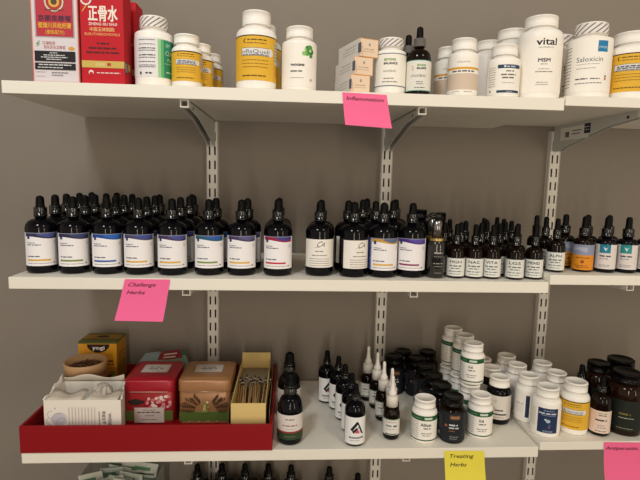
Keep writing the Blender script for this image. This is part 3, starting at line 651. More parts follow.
el2 = [('t', '正骨水', W2 / 2 + 0.001, 0.1020, 0.0190, '#f0e6da', {'w': 0.046, 'bold': 0.0010}), ('t', 'ZHENG GU SHUI', W2 / 2 + 0.001, 0.0935, 0.0042, '#e6cfc4', {'w': 0.045, 'bold': 0.0003}), ('t', '中国玉林制药:', W2 / 2, 0.0845, 0.0050, '#e8b070', {'w': 0.040, 'bold': 0.0003}), ('t', 'ELEUTHEROHOVIS.S', W2 / 2, 0.0775, 0.0042, '#e8a468', {'w': 0.056, 'bold': 0.0002}),
       ('l', 0.025, 0.045, 0.0640, 0.0024, '#4a1a1c'), ('l', 0.012, 0.056, 0.0565, 0.0026, '#4a1a1c'), ('l', 0.008, 0.060, 0.0495, 0.0026, '#4a1a1c'), ('r', 0.0005, W2 - 0.0005, 0.0265, 0.0375, '#cdb45c'), ('t', '正骨水', 0.030, 0.0300, 0.0040, '#e8e0b0', {'w': 0.016}), ('r', 0.041, 0.047, 0.0295, 0.0345, '#b4402c'),
       ('c', 0.015, 0.0185, 0.0042, '#e8d8d0'), ('c', 0.015, 0.0165, 0.0032, RED), ('l', 0.024, 0.062, 0.0175, 0.0018, '#e8c8c0'),
       ('p', [(0.003, 0.1145), (0.004, 0.1135), (0.026, 0.1440), (0.023, 0.1440)], '#e2b050'), ('c', 0.010, 0.1330, 0.009, '#e9dcd4'), ('c', 0.010, 0.1330, 0.0065, '#c4303a')]
sd = [('r', 0.002, 0.030, 0.0265, 0.0375, '#cdb45c'), ('r', 0.004, 0.020, 0.020, 0.039, '#4a3c3c'), ('r', 0.006, 0.009, 0.022, 0.037, '#c8b8b0'), ('r', 0.012, 0.014, 0.022, 0.037, '#c8b8b0')]
carton('medicine_carton', 'red medicine carton with large white Chinese title and gold stripe, at the front', 'medicine box', -0.1650, -0.0965, -0.305, 0.040, ZT, 0.151, mat(RED, 0.6, spec=0.25), el2, sd, 'red medicine cartons')
carton('medicine_carton', 'red medicine carton standing behind the front red one', 'medicine box', -0.1620, -0.0935, -0.245, 0.040, ZT, 0.151, mat(RED, 0.6, spec=0.25), el2, sd, 'red medicine cartons')

supplement('gpanel', 0.0315, 0.1165, -0.0555, -0.2745, ZT, 'white supplement bottle with green label panel and striped cap seal', None, cap=0.70, hc=0.17, hs=0.74, lab=lab_greenpanel, rot=face(-.058, -.27) + 6, seal=True)
GY = 'white supplement bottles with yellow labels, left on the top shelf'
supplement('y1', 0.0250, 0.0875, 0.0010, -0.2820, ZT, 'white bottle with yellow label, front of the file of three, left of the rail', GY, lab=lab_yellow(), cap=0.84, rot=face(0, -.28))
supplement('y1', 0.0250, 0.0875, 0.0120, -0.2250, ZT, 'white bottle with yellow label, middle of the file of three', GY, lab=lab_yellow(), cap=0.84, rot=face(0, -.22))
supplement('y1', 0.0250, 0.0875, 0.0200, -0.1550, ZT, 'white bottle with yellow label, rearmost of the file of three', GY, lab=lab_yellow(), cap=0.84, rot=face(0, -.15))
supplement('yb', 0.0346, 0.1325, 0.1180, -0.2710, ZT, 'large white bottle with yellow label and white oval, on the top shelf', None, lab=lab_yellow(txt='nflaQuell', halfw=110), cap=0.71, hc=0.175, hs=0.70, rot=face(.118, -.27))
supplement('yb', 0.0346, 0.1325, 0.1245, -0.1960, ZT, 'large white bottle with yellow label hidden behind its front twin', None, lab=lab_yellow(txt='nflaQuell', halfw=110), cap=0.71, hc=0.175, hs=0.70, rot=12)
supplement('ymog', 0.0298, 0.1085, 0.1925, -0.2770, ZT, 'cream supplement bottle with green leafy circles, standing alone on the top shelf', None, lab=lab_ymog, cap=0.78, hc=0.17, hs=0.74, rot=face(.19, -.27))

# three stacked small cartons
ew, eh, ed = 0.0355, 0.0300, 0.086
CR_ = mat('#dfd9d2', 0.5)
for i, (x, lb) in enumerate([(0.2965, 'small cream and orange carton, lowest of the stack of three'), (0.3015, 'small cream and orange carton, middle of the stack of three'), (0.3105, 'small cream and orange carton, topmost of the stack of three')]):
    f_ = [('r', 0, ew, 0, eh, '#d99a5a'), ('r', 0.001, ew - 0.001, 0.001, eh - 0.001, '#ecd2b8'), ('c', ew / 2 + 0.001, 0.0205, 0.0020, '#a89a90', 0.0028), ('l', 0.009, 0.027, 0.0120, 0.0016, '#b09a86'), ('l', 0.007, 0.029, 0.0085, 0.0010, '#bba78f')]
    l_ = [('r', 0.080, 0.092, 0.006, 0.022, '#5d6072'), ('l', 0.030, 0.072, 0.020, 0.0014, '#9a969a'), ('l', 0.020, 0.072, 0.015, 0.0012, '#a9a5a8'), ('l', 0.020, 0.072, 0.010, 0.0012, '#a9a5a8')]
    carton('small_carton', lb, 'box', x - ew / 2, x + ew / 2, -0.304 + 0.002 * i, ed, ZT + 0.0302 * i, eh, CR_, f_, [], 'small stacked cartons', rz=math.radians(13 + 3 * i), left_els=l_)
supplement('beyond', 0.0268, 0.0955, 0.3520, -0.2800, ZT, 'white bottle with thin blue rings and striped seal, right of the small cartons', None, lab=lab_beyond, cap=0.80, hc=0.17, hs=0.74, rot=face(.35, -.28), seal=True)
GD = 'dark droppers on the top shelf'
dropper('mid', 'bd', 0.4010, -0.2850, ZT, 'dark dropper bottle with white label and striped seal, front one on the top shelf', GD, lab_beyond_d, rot=face(.4, -.28), gk='a', seal=True)
dropper('mid', 'bd', 0.3930, -0.2350, ZT, 'dark dropper bottle half hidden behind the front one on the top shelf', GD, lab_beyond_d, rot=0, gk='a', seal=True)
GW = 'white bottles with a thin orange band'
supplement('berb', 0.0260, 0.0995, 0.4815, -0.2810, ZT, 'white supplement bottle with thin orange band, front one of the pair', GW, lab=lab_berb, cap=0.83, hc=0.2, hs=0.72, rot=face(.48, -.28))
supplement('berb', 0.0260, 0.0995, 0.4740, -0.2230, ZT, 'white supplement bottle with thin orange band, half hidden behind its twin', GW, lab=lab_berb, cap=0.83, hc=0.2, hs=0.72, rot=face(.47, -.22))
supplement('nb', 0.0275, 0.0925, 0.5560, -0.2790, ZT, 'white supplement bottle with two navy bands on its label', None, lab=lab_navyband, cap=0.80, hc=0.20, hs=0.70, rot=face(.55, -.28) + 4)
GV = 'tall cream jars right on the top shelf'
supplement('vital', 0.0378, 0.1450, 0.6240, -0.2690, ZT, 'tall cream jar with the word vital, at the right end of the long top shelf', GV, lab=lab_vital, cap=0.74, hc=0.13, hs=0.76, rot=face(.62, -.27))
supplement('vital', 0.0378, 0.1450, 0.6080, -0.1880, ZT, 'tall cream jar directly behind the vital jar', GV, lab=lab_vital, cap=0.74, hc=0.13, hs=0.76, rot=150)
supplement('vital', 0.0378, 0.1450, 0.5950, -0.1040, ZT, 'tall cream jar at the wall, behind the navy-banded bottle', GV, lab=lab_vital, cap=0.74, hc=0.13, hs=0.76, rot=150)
GX = 'white jars with striped cap seals on the top right shelf'
supplement('salox', 0.0368, 0.1325, 0.7170, -0.2690, ZTR, 'white jar with blue square and striped cap seal, on the top right shelf', GX, lab=lab_salox, cap=0.74, hc=0.155, hs=0.76, rot=face(.717, -.27), seal=True)
supplement('salox', 0.0368, 0.1325, 0.7020, -0.1880, ZTR, 'white jar with striped cap seal, behind the one with the blue square', GX, lab=lab_salox, cap=0.74, hc=0.155, hs=0.76, rot=20, seal=True)
supplement('y2', 0.0385, 0.1200, 0.7970, -0.2680, ZTR, 'wide white jar with yellow label, cut by the right picture edge on the top shelf', None, lab=lab_yellow(halfw=110), cap=0.80, hc=0.165, hs=0.72, rot=face(.79, -.27) + 5)
supplement('none', 0.0300, 0.118, 0.7760, -0.1900, ZTR, 'white jar half hidden between the blue-square jar and the wide yellow-labelled jar', None, cap=0.80)

# ------------------------------------------------------------------ LOWER SHELF: tray and contents
def tray():
    mb = MB(); m = mat('#8e0812', 0.5, bump=0.08, bscale=500, spec=0.3)
    x0, x1, y0, y1 = -0.290, 0.154, -0.3170, -0.020; h = 0.050; t = 0.005
    mb.box(x0, x1, y0, y1, 0, 0.004, m)
    mb.box(x0, x1, y0, y0 + t, 0.004, h, m); mb.box(x0, x1, y1 - t, y1, 0.004, h, m)
    mb.box(x0, x0 + t, y0 + t, y1 - t, 0.004, h, m); mb.box(x1 - t, x1, y0 + t, y1 - t, 0.004, h, m)
    o = obj('tray', mb.mesh('tray'), loc=(0, 0, ZB + ZO), bevel=0.0007)
    tag(o, 'shallow dark red tray holding tea tins and boxes, left on the lower shelf', 'tray')
tray()
ZI = ZB + 0.0042
# open white tea box
def tea_box():
    o = thing('tea_box', 'open white tea box with torn flaps, at the front left of the tray', 'tea box', (-0.1900, -0.2925, ZI), 0)
    w_ = 0.136; d = 0.086; h = 0.083; m = mat('#efe8dd', 0.6); mi = mat('#a8967f', 0.7); t = 0.0008
    mb = MB()
    SK = 0.020
    mb.box(-w_/2, w_/2, 0, t, 0, h, m); mb.box(-w_/2, w_/2 - SK, d - t, d, 0, h, m); mb.box(-w_/2, -w_/2 + t, t, d - t, 0, h, m); mb.box(-w_/2, w_/2 - SK, 0, d, 0, t, mi)
    q0 = [(w_/2, 0, z) for z in (0, h)] + [(w_/2 - SK, d, z) for z in (0, h)] + [(w_/2 - t, 0, z) for z in (0, h)] + [(w_/2 - SK - t, d, z) for z in (0, h)]
    mb.add(q0, [(0, 2, 3, 1), (4, 5, 7, 6), (1, 3, 7, 5), (0, 4, 6, 2)], m)
    fn = plane((-w_/2, 0, 0), (1, 0, 0), (0, 0, 1), (0, -1, 0))
    arcp = lambda cx, cy, r1, r0, a0, a1: [('p', [(cx + r1*math.cos(a0+(a1-a0)*i/8), cy + r1*math.sin(a0+(a1-a0)*i/8)), (cx + r1*math.cos(a0+(a1-a0)*(i+1)/8), cy + r1*math.sin(a0+(a1-a0)*(i+1)/8)), (cx + r0*math.cos(a0+(a1-a0)*(i+1)/8), cy + r0*math.sin(a0+(a1-a0)*(i+1)/8)), (cx + r0*math.cos(a0+(a1-a0)*i/8), cy + r0*math.sin(a0+(a1-a0)*i/8))], '#8a8496') for i in range(8)]
    els = [('c', 0.026, 0.046, 0.0125, '#c9c4cc')] + arcp(0.027, 0.045, 0.0145, 0.0138, 0.2, 3.3) + arcp(0.031, 0.041, 0.0090, 0.0084, 0.1, 3.5) + arcp(0.013, 0.056, 0.007, 0.0065, 1.2, 4.6) + arcp(0.010, 0.044, 0.006, 0.0055, 1.5, 4.9) + [('c', 0.020, 0.068, 0.0010, '#8a8496')]
    els += [('r', 0.044 + 0.0057 * i, 0.0448 + 0.0057 * i, 0.020, 0.070, '#b7aea6') for i in range(9)]
    els += [('t', 'WISE', 0.1135, 0.0585, 0.0058, '#4f4a5a', {'rot': -PI/2, 'al': 'l', 'w': 0.024}), ('t', 'REST', 0.1030, 0.0615, 0.0058, '#4f4a5a', {'rot': -PI/2, 'al': 'l', 'w': 0.024})] + [('r', 0.097, 0.0985, 0.030, 0.062, '#a59ea0')]
    paint(mb, fn, els)
    obj('carton', mb.mesh('carton'), o)
    rnd = random.Random(5)
    def flap(x0, x1, y, z, dy, dz, wob, n=12):
        f = MB(); vs = []
        for j in range(4):
            v = j / 3
            for i in range(n + 1):
                u = i / n
                zz = z + dz * v + wob * v * math.sin(u * 9 + y * 50); yy = y + dy * v + 0.25 * wob * v * math.cos(u * 7)
                vs.append((x0 + (x1 - x0) * u, yy, zz))
        f.add(vs, [(j*(n+1)+i, j*(n+1)+i+1, (j+1)*(n+1)+i+1, (j+1)*(n+1)+i) for j in range(3) for i in range(n)], mat('#cfc4b4', 0.65), True)
        return f
    for args in [(-w_/2 + 0.002, -0.002, 0.001, h, 0.034, 0.002, 0.004), (0.004, w_/2 - 0.006, 0.001, h, 0.034, 0.001, 0.004), (-w_/2, w_/2 - 0.020, d - 0.001, h, -0.003, 0.012, 0.004)]:
        q = obj('flap', flap(*args).mesh('flap'), o); md = q.modifiers.new('s', 'SOLIDIFY'); md.thickness = 0.0008
    for sx in (-1, 1):
        f = MB(); n = 10; vs = []
        for j in range(4):
            v = j / 3
            for i in range(n + 1):
                u = i / n; vs.append((sx * (w_/2 - 0.0006 + 0.003 * v) - (0.020 * u if sx > 0 else 0), 0.002 + (d - 0.004) * u, h + (0.013 if sx < 0 else 0.009) * v * u * (0.6 + 0.5 * math.sin(u * 3 + sx)) + 0.003 * v * math.sin(u * 14)))
        f.add(vs, [(j*(n+1)+i, j*(n+1)+i+1, (j+1)*(n+1)+i+1, (j+1)*(n+1)+i) for j in range(3) for i in range(n)], m, True)
        q = obj('flap', f.mesh('flap'), o); md = q.modifiers.new('s', 'SOLIDIFY'); md.thickness = 0.0008
    return o
tea_box()
# crumpled pale tea bag poking out of the box
def crumple(rx, ry, rz_, seed, m, name):
    rnd = random.Random(seed); mb = MB(); n1, n2 = 14, 22; vs = []
    for j in range(n1 + 1):
        ph = -PI/2 + PI * j / n1
        for i in range(n2):
            a = 2 * PI * i / n2; k = 1 + 0.12 * math.sin(5 * a + 3 * ph) + 0.10 * math.sin(9 * a - 4 * ph) + rnd.uniform(-0.03, 0.03)
            vs.append((rx * k * math.cos(ph) * math.cos(a), ry * k * math.cos(ph) * math.sin(a), rz_ + rz_ * (0.85 + 0.15 * k) * math.sin(ph)))
    mb.add(vs, [(j*n2+i, j*n2+(i+1) % n2, (j+1)*n2+(i+1) % n2, (j+1)*n2+i) for j in range(n1) for i in range(n2)], m, False)
    return mb.mesh(name)
def tea_pouch():
    o = thing('tea_pouch', 'crumpled translucent white tea pouch poking out of the open white box', 'tea bag', (-0.1690, -0.2500, ZI + 0.001), 0)
    mb = obj('pouch', crumple(0.023, 0.028, 0.0475, 4, mat('#b9b0a4', 0.5, vary=0.15, vscale=60), 'pouch'), o)
    m2 = MB(); m2.lathe([(0, 0.0925), (0.010, 0.0925), (0.0105, 0.0935), (0.006, 0.0945), (0, 0.095)], mat('#b9b2a8', 0.6), 9, smooth=False)
    obj('gathered_top', m2.mesh('gathered_top'), o)
tea_pouch()
def paper_tub():
    o = thing('paper_tub', 'round kraft paper tub filled with brown loose tea, behind the open white box', 'tub', (-0.2380, -0.1540, ZI), 0)
    m = mat('#b08a62', 0.6, vary=0.04, vscale=30); R1 = 0.0405; h = 0.106
    mb = MB(); mb.lathe([(0, 0), (0.033, 0), (0.0335, 0.003), (R1 - 0.001, h - 0.026)], m, 48); obj('tub_body', mb.mesh('tub_body'), o)
    mb = MB(); mb.lathe([(R1 - 0.001, h - 0.026), (R1 + 0.0005, h - 0.026), (R1 + 0.001, h - 0.0015), (R1, h), (R1 - 0.0015, h - 0.0005), (R1 - 0.0020, h - 0.020)], mat('#b88f64', 0.5), 48); q = obj('rim', mb.mesh('rim'), o)
    mb = MB(); paint(mb, cyl(0.0385), [('w', -0.03, 0.05, 0.055, 0.076, '#d9cec2', 0.004, 1)]); obj('paper_label', mb.mesh('paper_label'), o)['label'] = 'white paper label'
    rnd = random.Random(8); mb = MB(); mt = [mat('#5b3a22', 0.8), mat('#7a5030', 0.8), mat('#3e2718', 0.8), mat('#8c6238', 0.8)]
    mb.lathe([(0, h - 0.014), (R1 - 0.002, h - 0.016)], mt[0], 30)
    for i in range(420):
        a = rnd.uniform(0, 2*PI); rr = (R1 - 0.007) * math.sqrt(rnd.random()); x = rr * math.cos(a); y = rr * math.sin(a); z = h - 0.0145 + rnd.uniform(0, 0.0035)
        d = Vector((rnd.uniform(-1, 1), rnd.uniform(-1, 1), rnd.uniform(-0.2, 0.5))).normalized() * rnd.uniform(0.002, 0.0045)
        mb.tube((x, y, z), (x + d.x, y + d.y, z + abs(d.z)), 0.0009, 0.0006, mt[rnd.randrange(4)], 4)
    q = obj('loose_tea', mb.mesh('loose_tea'), o); q['kind'] = 'stuff'
paper_tub()
def yogi():
    w_ = 0.082; d = 0.062; h = 0.124
    Y_ = '#c98a1c'
    o = thing('tea_box', 'golden yellow tea carton with dark arched name panel, at the back left of the tray', 'tea box', (-0.2400, -0.0900, ZI), 0)
    o.location.x = -0.2375
    mb = MB(); mb.box(-w_/2, w_/2, 0, d, 0, h, mat('#c08a22', 0.5))
    fn = plane((-w_/2, 0, 0), (1, 0, 0), (0, 0, 1), (0, -1, 0))
    els = [('r', 0, w_, 0, h, '#d99a24'), ('r', 0, w_, h - 0.0045, h, '#4e5a2c'), ('p', [(0.018, h - 0.006), (0.067, h - 0.006), (0.065, h - 0.014), (0.058, h - 0.021), (0.048, h - 0.025), (0.037, h - 0.025), (0.027, h - 0.021), (0.020, h - 0.014)], '#2c1a1c'),
           ('t', 'yogi', 0.0425, h - 0.0180, 0.0085, '#ece4da', {'w': 0.026, 'bold': 0.0006}), ('r', 0.0, w_, 0.045, 0.066, '#c07c20'), ('l', 0.045, 0.076, 0.071, 0.003, '#7a3a14'), ('l', 0.045, 0.074, 0.078, 0.004, '#8a4a14')]
    for cx, cy, c in [(0.066, 0.045, '#4a3a20'), (0.072, 0.052, '#6a7a3a'), (0.060, 0.040, '#3e4a26'), (0.074, 0.042, '#8a9a54')]: els.append(('c', cx, cy, 0.006, c, 0.0045))
    paint(mb, fn, els)
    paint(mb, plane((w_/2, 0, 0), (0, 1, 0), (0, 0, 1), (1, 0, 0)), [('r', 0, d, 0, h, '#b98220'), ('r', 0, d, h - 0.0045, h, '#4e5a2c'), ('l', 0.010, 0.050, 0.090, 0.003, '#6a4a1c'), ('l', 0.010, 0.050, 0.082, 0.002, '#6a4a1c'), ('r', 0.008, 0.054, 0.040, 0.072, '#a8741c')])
    paint(mb, plane((-w_/2, 0, h), (1, 0, 0), (0, 1, 0), (0, 0, 1)), [('r', 0, w_, 0, d, '#6b6a2c'), ('r', 0, w_, 0.022, 0.050, '#a57a24'), ('c', w_/2, 0.036, 0.014, '#3a281c', 0.008)])
    obj('carton', mb.mesh('carton'), o)
yogi()
# flat tea packet leaning behind the red tin
def packet():
    mb = MB(); n, m_ = 10, 8
    P = [Vector((-0.1640, -0.172, -0.493)), Vector((-0.030, -0.106, -0.493)), Vector((-0.058, -0.050, -0.4560)), Vector((-0.140, -0.070, -0.4570))]
    def pos(u, v, k):
        b = (P[0]*(1-u) + P[1]*u)*(1-v) + (P[3]*(1-u) + P[2]*u)*v
        bulge = 0.006 * (math.sin(PI*u) * math.sin(PI*v)) ** 0.6
        nrm = (P[1]-P[0]).cross(P[3]-P[0]).normalized()
        return b + nrm * (k * (bulge + 0.0006)) + Vector((0, 0, ZO + 0.001 * math.sin(12*u + 5*v)))
    cols = lambda u, v: ('#8c2630' if (0.42 < u < 0.86 and v > 0.62) else ('#2f6e52' if (v > 0.75 and u > 0.8) else ('#93a8ae' if u < 0.35 + 0.2*v else '#7b9a86')))
    for k in (1, -1):
        vs = [pos(i/n, j/m_, k) for j in range(m_+1) for i in range(n+1)]
        for j in range(m_):
            for i in range(n):
                q = (j*(n+1)+i, j*(n+1)+i+1, (j+1)*(n+1)+i+1, (j+1)*(n+1)+i)
                mb.add([vs[a] for a in q], [(0, 1, 2, 3) if k > 0 else (3, 2, 1, 0)], mat(cols((i+.5)/n, (j+.5)/m_), 0.35), True)
    def fn(s, t, off):
        return tuple(pos(s, t, 1) + Vector((0, -0.0002 - off, 0.0004 + off)))
    m2 = mb
    for u0, u1, v, h_, c in [(0.50, 0.80, 0.80, 0.06, '#d8c8b8'), (0.50, 0.76, 0.68, 0.05, '#d8c8b8'), (0.10, 0.3, 0.45, 0.05, '#5a7078'), (0.08, 0.26, 0.3, 0.04, '#5a7078')]:
        m2.add([fn(u0, v, 0), fn(u1, v, 0), fn(u1, v + h_, 0), fn(u0, v + h_, 0)], [(0, 1, 2, 3)], ink(c))
    o = obj('foil_packet', mb.mesh('foil_packet'))
    tag(o, 'flat blue-green and red foil packet leaning behind the red tin', 'packet')
packet()
def rounded_box(w_, d, h, rad, m, z0=0.0, top_bulge=0.0, n=6, inset=0.0, topm=None):
    pts = []
    for cx, cy, a0 in ((w_/2-rad, rad, -PI/2), (w_/2-rad, d-rad, 0), (-w_/2+rad, d-rad, PI/2), (-w_/2+rad, rad, PI)):
        for i in range(n + 1):
            a = a0 + PI/2 * i / n; pts.append((cx + rad*math.cos(a), cy + rad*math.sin(a)))
    mb = MB(); N = len(pts); cx, cy = 0, d/2
    rings = [(0.0, z0), (0.0, z0 + h - 0.002)] if top_bulge == 0 else [(0.0, z0), (0.0, z0 + h - 0.004), (0.0006, z0 + h - 0.0018), (0.0025, z0 + h), (0.007, z0 + h + 0.0003), (0.009, z0 + h + 0.0022), (0.012, z0 + h + 0.003)]
    if top_bulge == 0: rings.append((0.0010, z0 + h))
    vs = []
    for ins, z in rings:
        for x, y in pts:
            vs.append((x * (1 - ins / (w_/2)), cy + (y - cy) * (1 - ins / (d/2)), z))
    fs = [(k*N+i, k*N+(i+1) % N, (k+1)*N+(i+1) % N, (k+1)*N+i) for k in range(len(rings)-1) for i in range(N)]
    mb.add(vs, fs, m, True)
    mb.add(vs[-N:], [tuple(range(N))], topm or m, False); mb.add(vs[:N], [tuple(range(N))[::-1]], m)
    return mb
def tin(X, label, bodyc, lidc, w_, els, rz=0):
    d = 0.108; hb = 0.0615; hl = 0.0235
    o = thing('tea_tin', label, 'tea tin', (X, -0.2190, ZI), rz, 'square hinged tea tins')
    mb = rounded_box(w_ - 0.003, d - 0.003, hb + 0.010, 0.010, mat(bodyc, 0.32, metal=0.15))
    paint(mb, plane((-(w_-0.003)/2, 0, 0), (1, 0, 0), (0, 0, 1), (0, -1, 0)), els)
    obj('tin_body', mb.mesh('tin_body'), o)
    mb = rounded_box(w_, d, hl, 0.011, mat(lidc, 0.30, metal=0.15), z0=0.0, top_bulge=1)
    li = obj('lid', mb.mesh('lid'), o, loc=(0, -0.0015, hb + 0.004))
    mb = MB()
    fn = plane((-w_/2, 0, hl + 0.0031), (1, 0, 0), (0, 1, 0), (0, 0, 1))
    paint(mb, fn, [('r', w_*0.24, w_*0.79, 0.034, 0.078, '#8d7a70'), ('r', w_*0.25, w_*0.78, 0.035, 0.077, '#c6bab2'), ('r', w_*0.28, w_*0.75, 0.038, 0.074, '#b9ada6'), ('r', w_*0.29, w_*0.74, 0.039, 0.073, '#c6bab2'), ('l', w_*0.38, w_*0.65, 0.060, 0.004, '#77706c'), ('l', w_*0.36, w_*0.67, 0.051, 0.005, '#77706c'), ('l', w_*0.40, w_*0.62, 0.044, 0.002, '#8b847e')])
    obj('lid_label', mb.mesh('lid_label'), li)['label'] = 'pale framed paper label'
    mb = MB(); mb.tube((-w_/2 + 0.012, -0.0018, 0.001), (w_/2 - 0.012, -0.0018, 0.001), 0.0009, 0.0009, mat('#e0b0a0' if 'red' in label else '#b89878', 0.3, metal=0.4), 8)
    obj('lid_bead', mb.mesh('lid_bead'), li)
    return o
rnd = random.Random(3)
wt = 0.099
re = [('r', 0.002, wt - 0.005, 0.006, 0.0265, '#5f7434'), ('p', [(0.006, 0.046), (0.022, 0.0515), (0.038, 0.047), (0.040, 0.043), (0.025, 0.037), (0.012, 0.039)], '#2f2620')]
for i in range(34):
    a = rnd.uniform(0, 1); re.append(('c', 0.044 + 0.046 * a, 0.030 + rnd.uniform(0.002, 0.026) , rnd.uniform(0.0022, 0.0042), rnd.choice(['#e0a0a0', '#e8bcb4', '#d07880', '#f0d8d0'])))
re += [('r', 0.019, 0.078, 0.002, 0.0340, '#a89890'), ('r', 0.0200, 0.0770, 0.0025, 0.0330, '#d8ccc4'), ('l', 0.036, 0.060, 0.0275, 0.0012, '#7a706c'), ('l', 0.026, 0.070, 0.0225, 0.0022, '#5a5250'), ('l', 0.040, 0.058, 0.0160, 0.0015, '#7a706c'), ('l', 0.034, 0.064, 0.0080, 0.0015, '#7a706c')]
tin(-0.0925, 'red tea tin with green band, pink blossoms and white front label', '#a01a24', '#a5182a', wt, re)
te = [('r', 0.001, 0.100, 0.004, 0.0240, '#5f7838'), ('r', 0.001, 0.100, 0.0235, 0.0245, '#8a9a58')]
def leaf(cx, cy, a, L, c):
    ca, sa = math.cos(a), math.sin(a); return ('p', [(cx, cy), (cx + L*0.5*ca - L*0.14*sa, cy + L*0.5*sa + L*0.14*ca), (cx + L*ca, cy + L*sa), (cx + L*0.5*ca + L*0.14*sa, cy + L*0.5*sa - L*0.14*ca)], c)
for bx, by, dx, dy in [(0.046, 0.030, -0.034, 0.016), (0.058, 0.030, 0.034, 0.016), (0.046, 0.032, -0.018, 0.022), (0.062, 0.032, 0.018, 0.022), (0.044, 0.028, -0.038, 0.004), (0.064, 0.028, 0.032, 0.004)]:
    a = math.atan2(dy, dx)
    for k in range(5):
        u = 0.3 + 0.7 * k / 5
        for sg in (-1, 1): te.append(leaf(bx + dx*u, by + dy*u, a + sg * 0.75, 0.0120, rnd.choice(['#4a3220', '#5a3c26', '#66482c'])))
for i in range(12): te.append(('c', 0.052 + rnd.uniform(-0.006, 0.006), 0.033 + rnd.uniform(-0.008, 0.012), 0.0028, rnd.choice(['#d8cc98', '#bcb478', '#8f9450'])))
te += [('c', 0.022 + 0.018 * i, 0.0045, 0.003, '#c8a070', 0.0016) for i in range(4)]
tin(0.0160, 'tan tea tin with brown leaf sprays and green band', '#a87850', '#a5764e', 0.104, te)
# kraft sleeve with the pale yellow box of sticks
def kraft():
    o = thing('kraft_box', 'low olive kraft box in the tray, around the pale yellow box', 'box', (0.1085, -0.3105, ZI), 0)
    m = mat('#7d6f45', 0.65); mb = MB(); w_ = 0.078; d = 0.255; h = 0.058; t = 0.001
    mb.box(-w_/2, w_/2, 0.030, d, 0, t, m)
    mb.box(-w_/2, -w_/2 + t, 0.030, d, t, h, m); mb.box(w_/2 - t, w_/2, 0.030, d, t, h, m); mb.box(-w_/2 + t, w_/2 - t, d - t, d, t, h, m)
    obj('carton', mb.mesh('carton'), o)
kraft()
def stick_box():
    o = thing('open_box', 'pale yellow open-topped long box full of dark-tipped sticks', 'box', (0.1085, -0.2930, ZI + 0.0012), 0)
    m = mat('#dcc07c', 0.6); mi = mat('#cfae66', 0.65); mb = MB(); w_ = 0.0640; d = 0.2300; h = 0.0740; t = 0.0012
    mb.box(-w_/2, w_/2, 0, t, 0, h, m); mb.box(-w_/2, w_/2, d - t, d, 0, h + 0.015, m); mb.box(-w_/2, -w_/2 + t, t, d - t, 0, h, m); mb.box(w_/2 - t, w_/2, t, d - t, 0, h, m); mb.box(-w_/2, w_/2, 0, d, 0, t, mi)
    obj('carton', mb.mesh('carton'), o)
    mb = MB(); mb.box(-w_/2 + 0.0015, w_/2 - 0.0015, 0.150, d - 0.004, 0.052, 0.0535, mat('#8c7f6c', 0.5))
    mb.box(-w_/2 + 0.0015, w_/2 - 0.0015, 0.150, 0.152, 0.0015, 0.052, mat('#8c7f6c', 0.5))
    obj('inner_liner', mb.mesh('inner_liner'), o)['label'] = 'greyish paper liner'
stick_box()
def stick_mesh():
    mb = MB(); mb.tube((0, 0, 0), (0, 0.118, 0.0), 0.00125, 0.00125, mat('#c29a66', 0.6), 6)
    tp = MB(); tp.tube((0, 0.112, 0), (0, 0.127, 0), 0.0019, 0.0016, mat('#2e1f16', 0.7), 6)
    bd = MB(); bd.tube((0, 0.117, 0), (0, 0.120, 0), 0.00205, 0.00205, mat('#b8a890', 0.6), 6)
    return mb.mesh('shaft'), tp.mesh('tip'), bd.mesh('tip_ring')
st, tp, bd = stick_mesh(); rnd = random.Random(12)
k = 0
for row in range(3):
    for i in range(9):
        x = 0.1085 - 0.024 + 0.048 * i / 8 + rnd.uniform(-0.001, 0.001)
        o = thing('wooden_stick', 'slim wooden stick with speckled dark tip, lying in the pale yellow box', 'stick', (x, -0.2800 + rnd.uniform(0, 0.012), ZI + 0.0080 + row * 0.0060), rnd.uniform(-0.09, 0.09) - (i - 4) * 0.012, 'dark-tipped sticks in the yellow box', rx=0.40 + rnd.uniform(-0.03, 0.03))
        obj('shaft', st, o); obj('tip', tp, o); obj('tip_ring', bd, o)
# green-banded dark dropper bottles
def lab_gband(r, h):
    s = r * 1.45
    els = [('r', -s, s, 0.0120, 0.0260, '#34442e'), ('r', -s, s, 0.0255, 0.0285, '#9a3a34'), ('l', -0.009, 0.009, 0.0505, 0.0020, '#6a6662'), ('l', -0.014, 0.014, 0.0385, 0.0022, '#9c6a60'), ('l', -0.008, 0.010, 0.0325, 0.0010, '#aaa49e'), ('l', -0.010, 0.010, 0.018, 0.0012, '#77866a')]
    return wrap_label(r, 0.0120, 0.0600, 84, '#e0d8d2', els)
GH = 'dark droppers with a green-banded label beside the tray'
dropper('herb', 'gband', 0.1860, -0.2790, ZB, 'dark dropper bottle with white and green banded label, beside the right end of the tray', GH, lab_gband, rot=0, gk='d')
dropper('herb', 'gband', 0.1840, -0.1700, ZB, 'dark dropper bottle behind the green-banded one, beside the tray', GH, lab_gband, rot=0, gk='d')
# five white-labelled droppers in a slanting line
GA = 'slanting line of droppers with a black triangular mark'
for (x, y), lb, rt in zip([(0.3080, -0.2900), (0.3070, -0.2390), (0.2990, -0.1910), (0.2900, -0.1440), (0.2680, -0.1090)], ['frontmost', 'second', 'third', 'fourth', 'rearmost'], (10, 4, 4, 4, 16)):
    dropper('2oz', 'A', x, y, ZB, 'black dropper bottle with triangular mark on white label, %s of its line' % lb, GA, lab_A, rot=rt, gk='d')
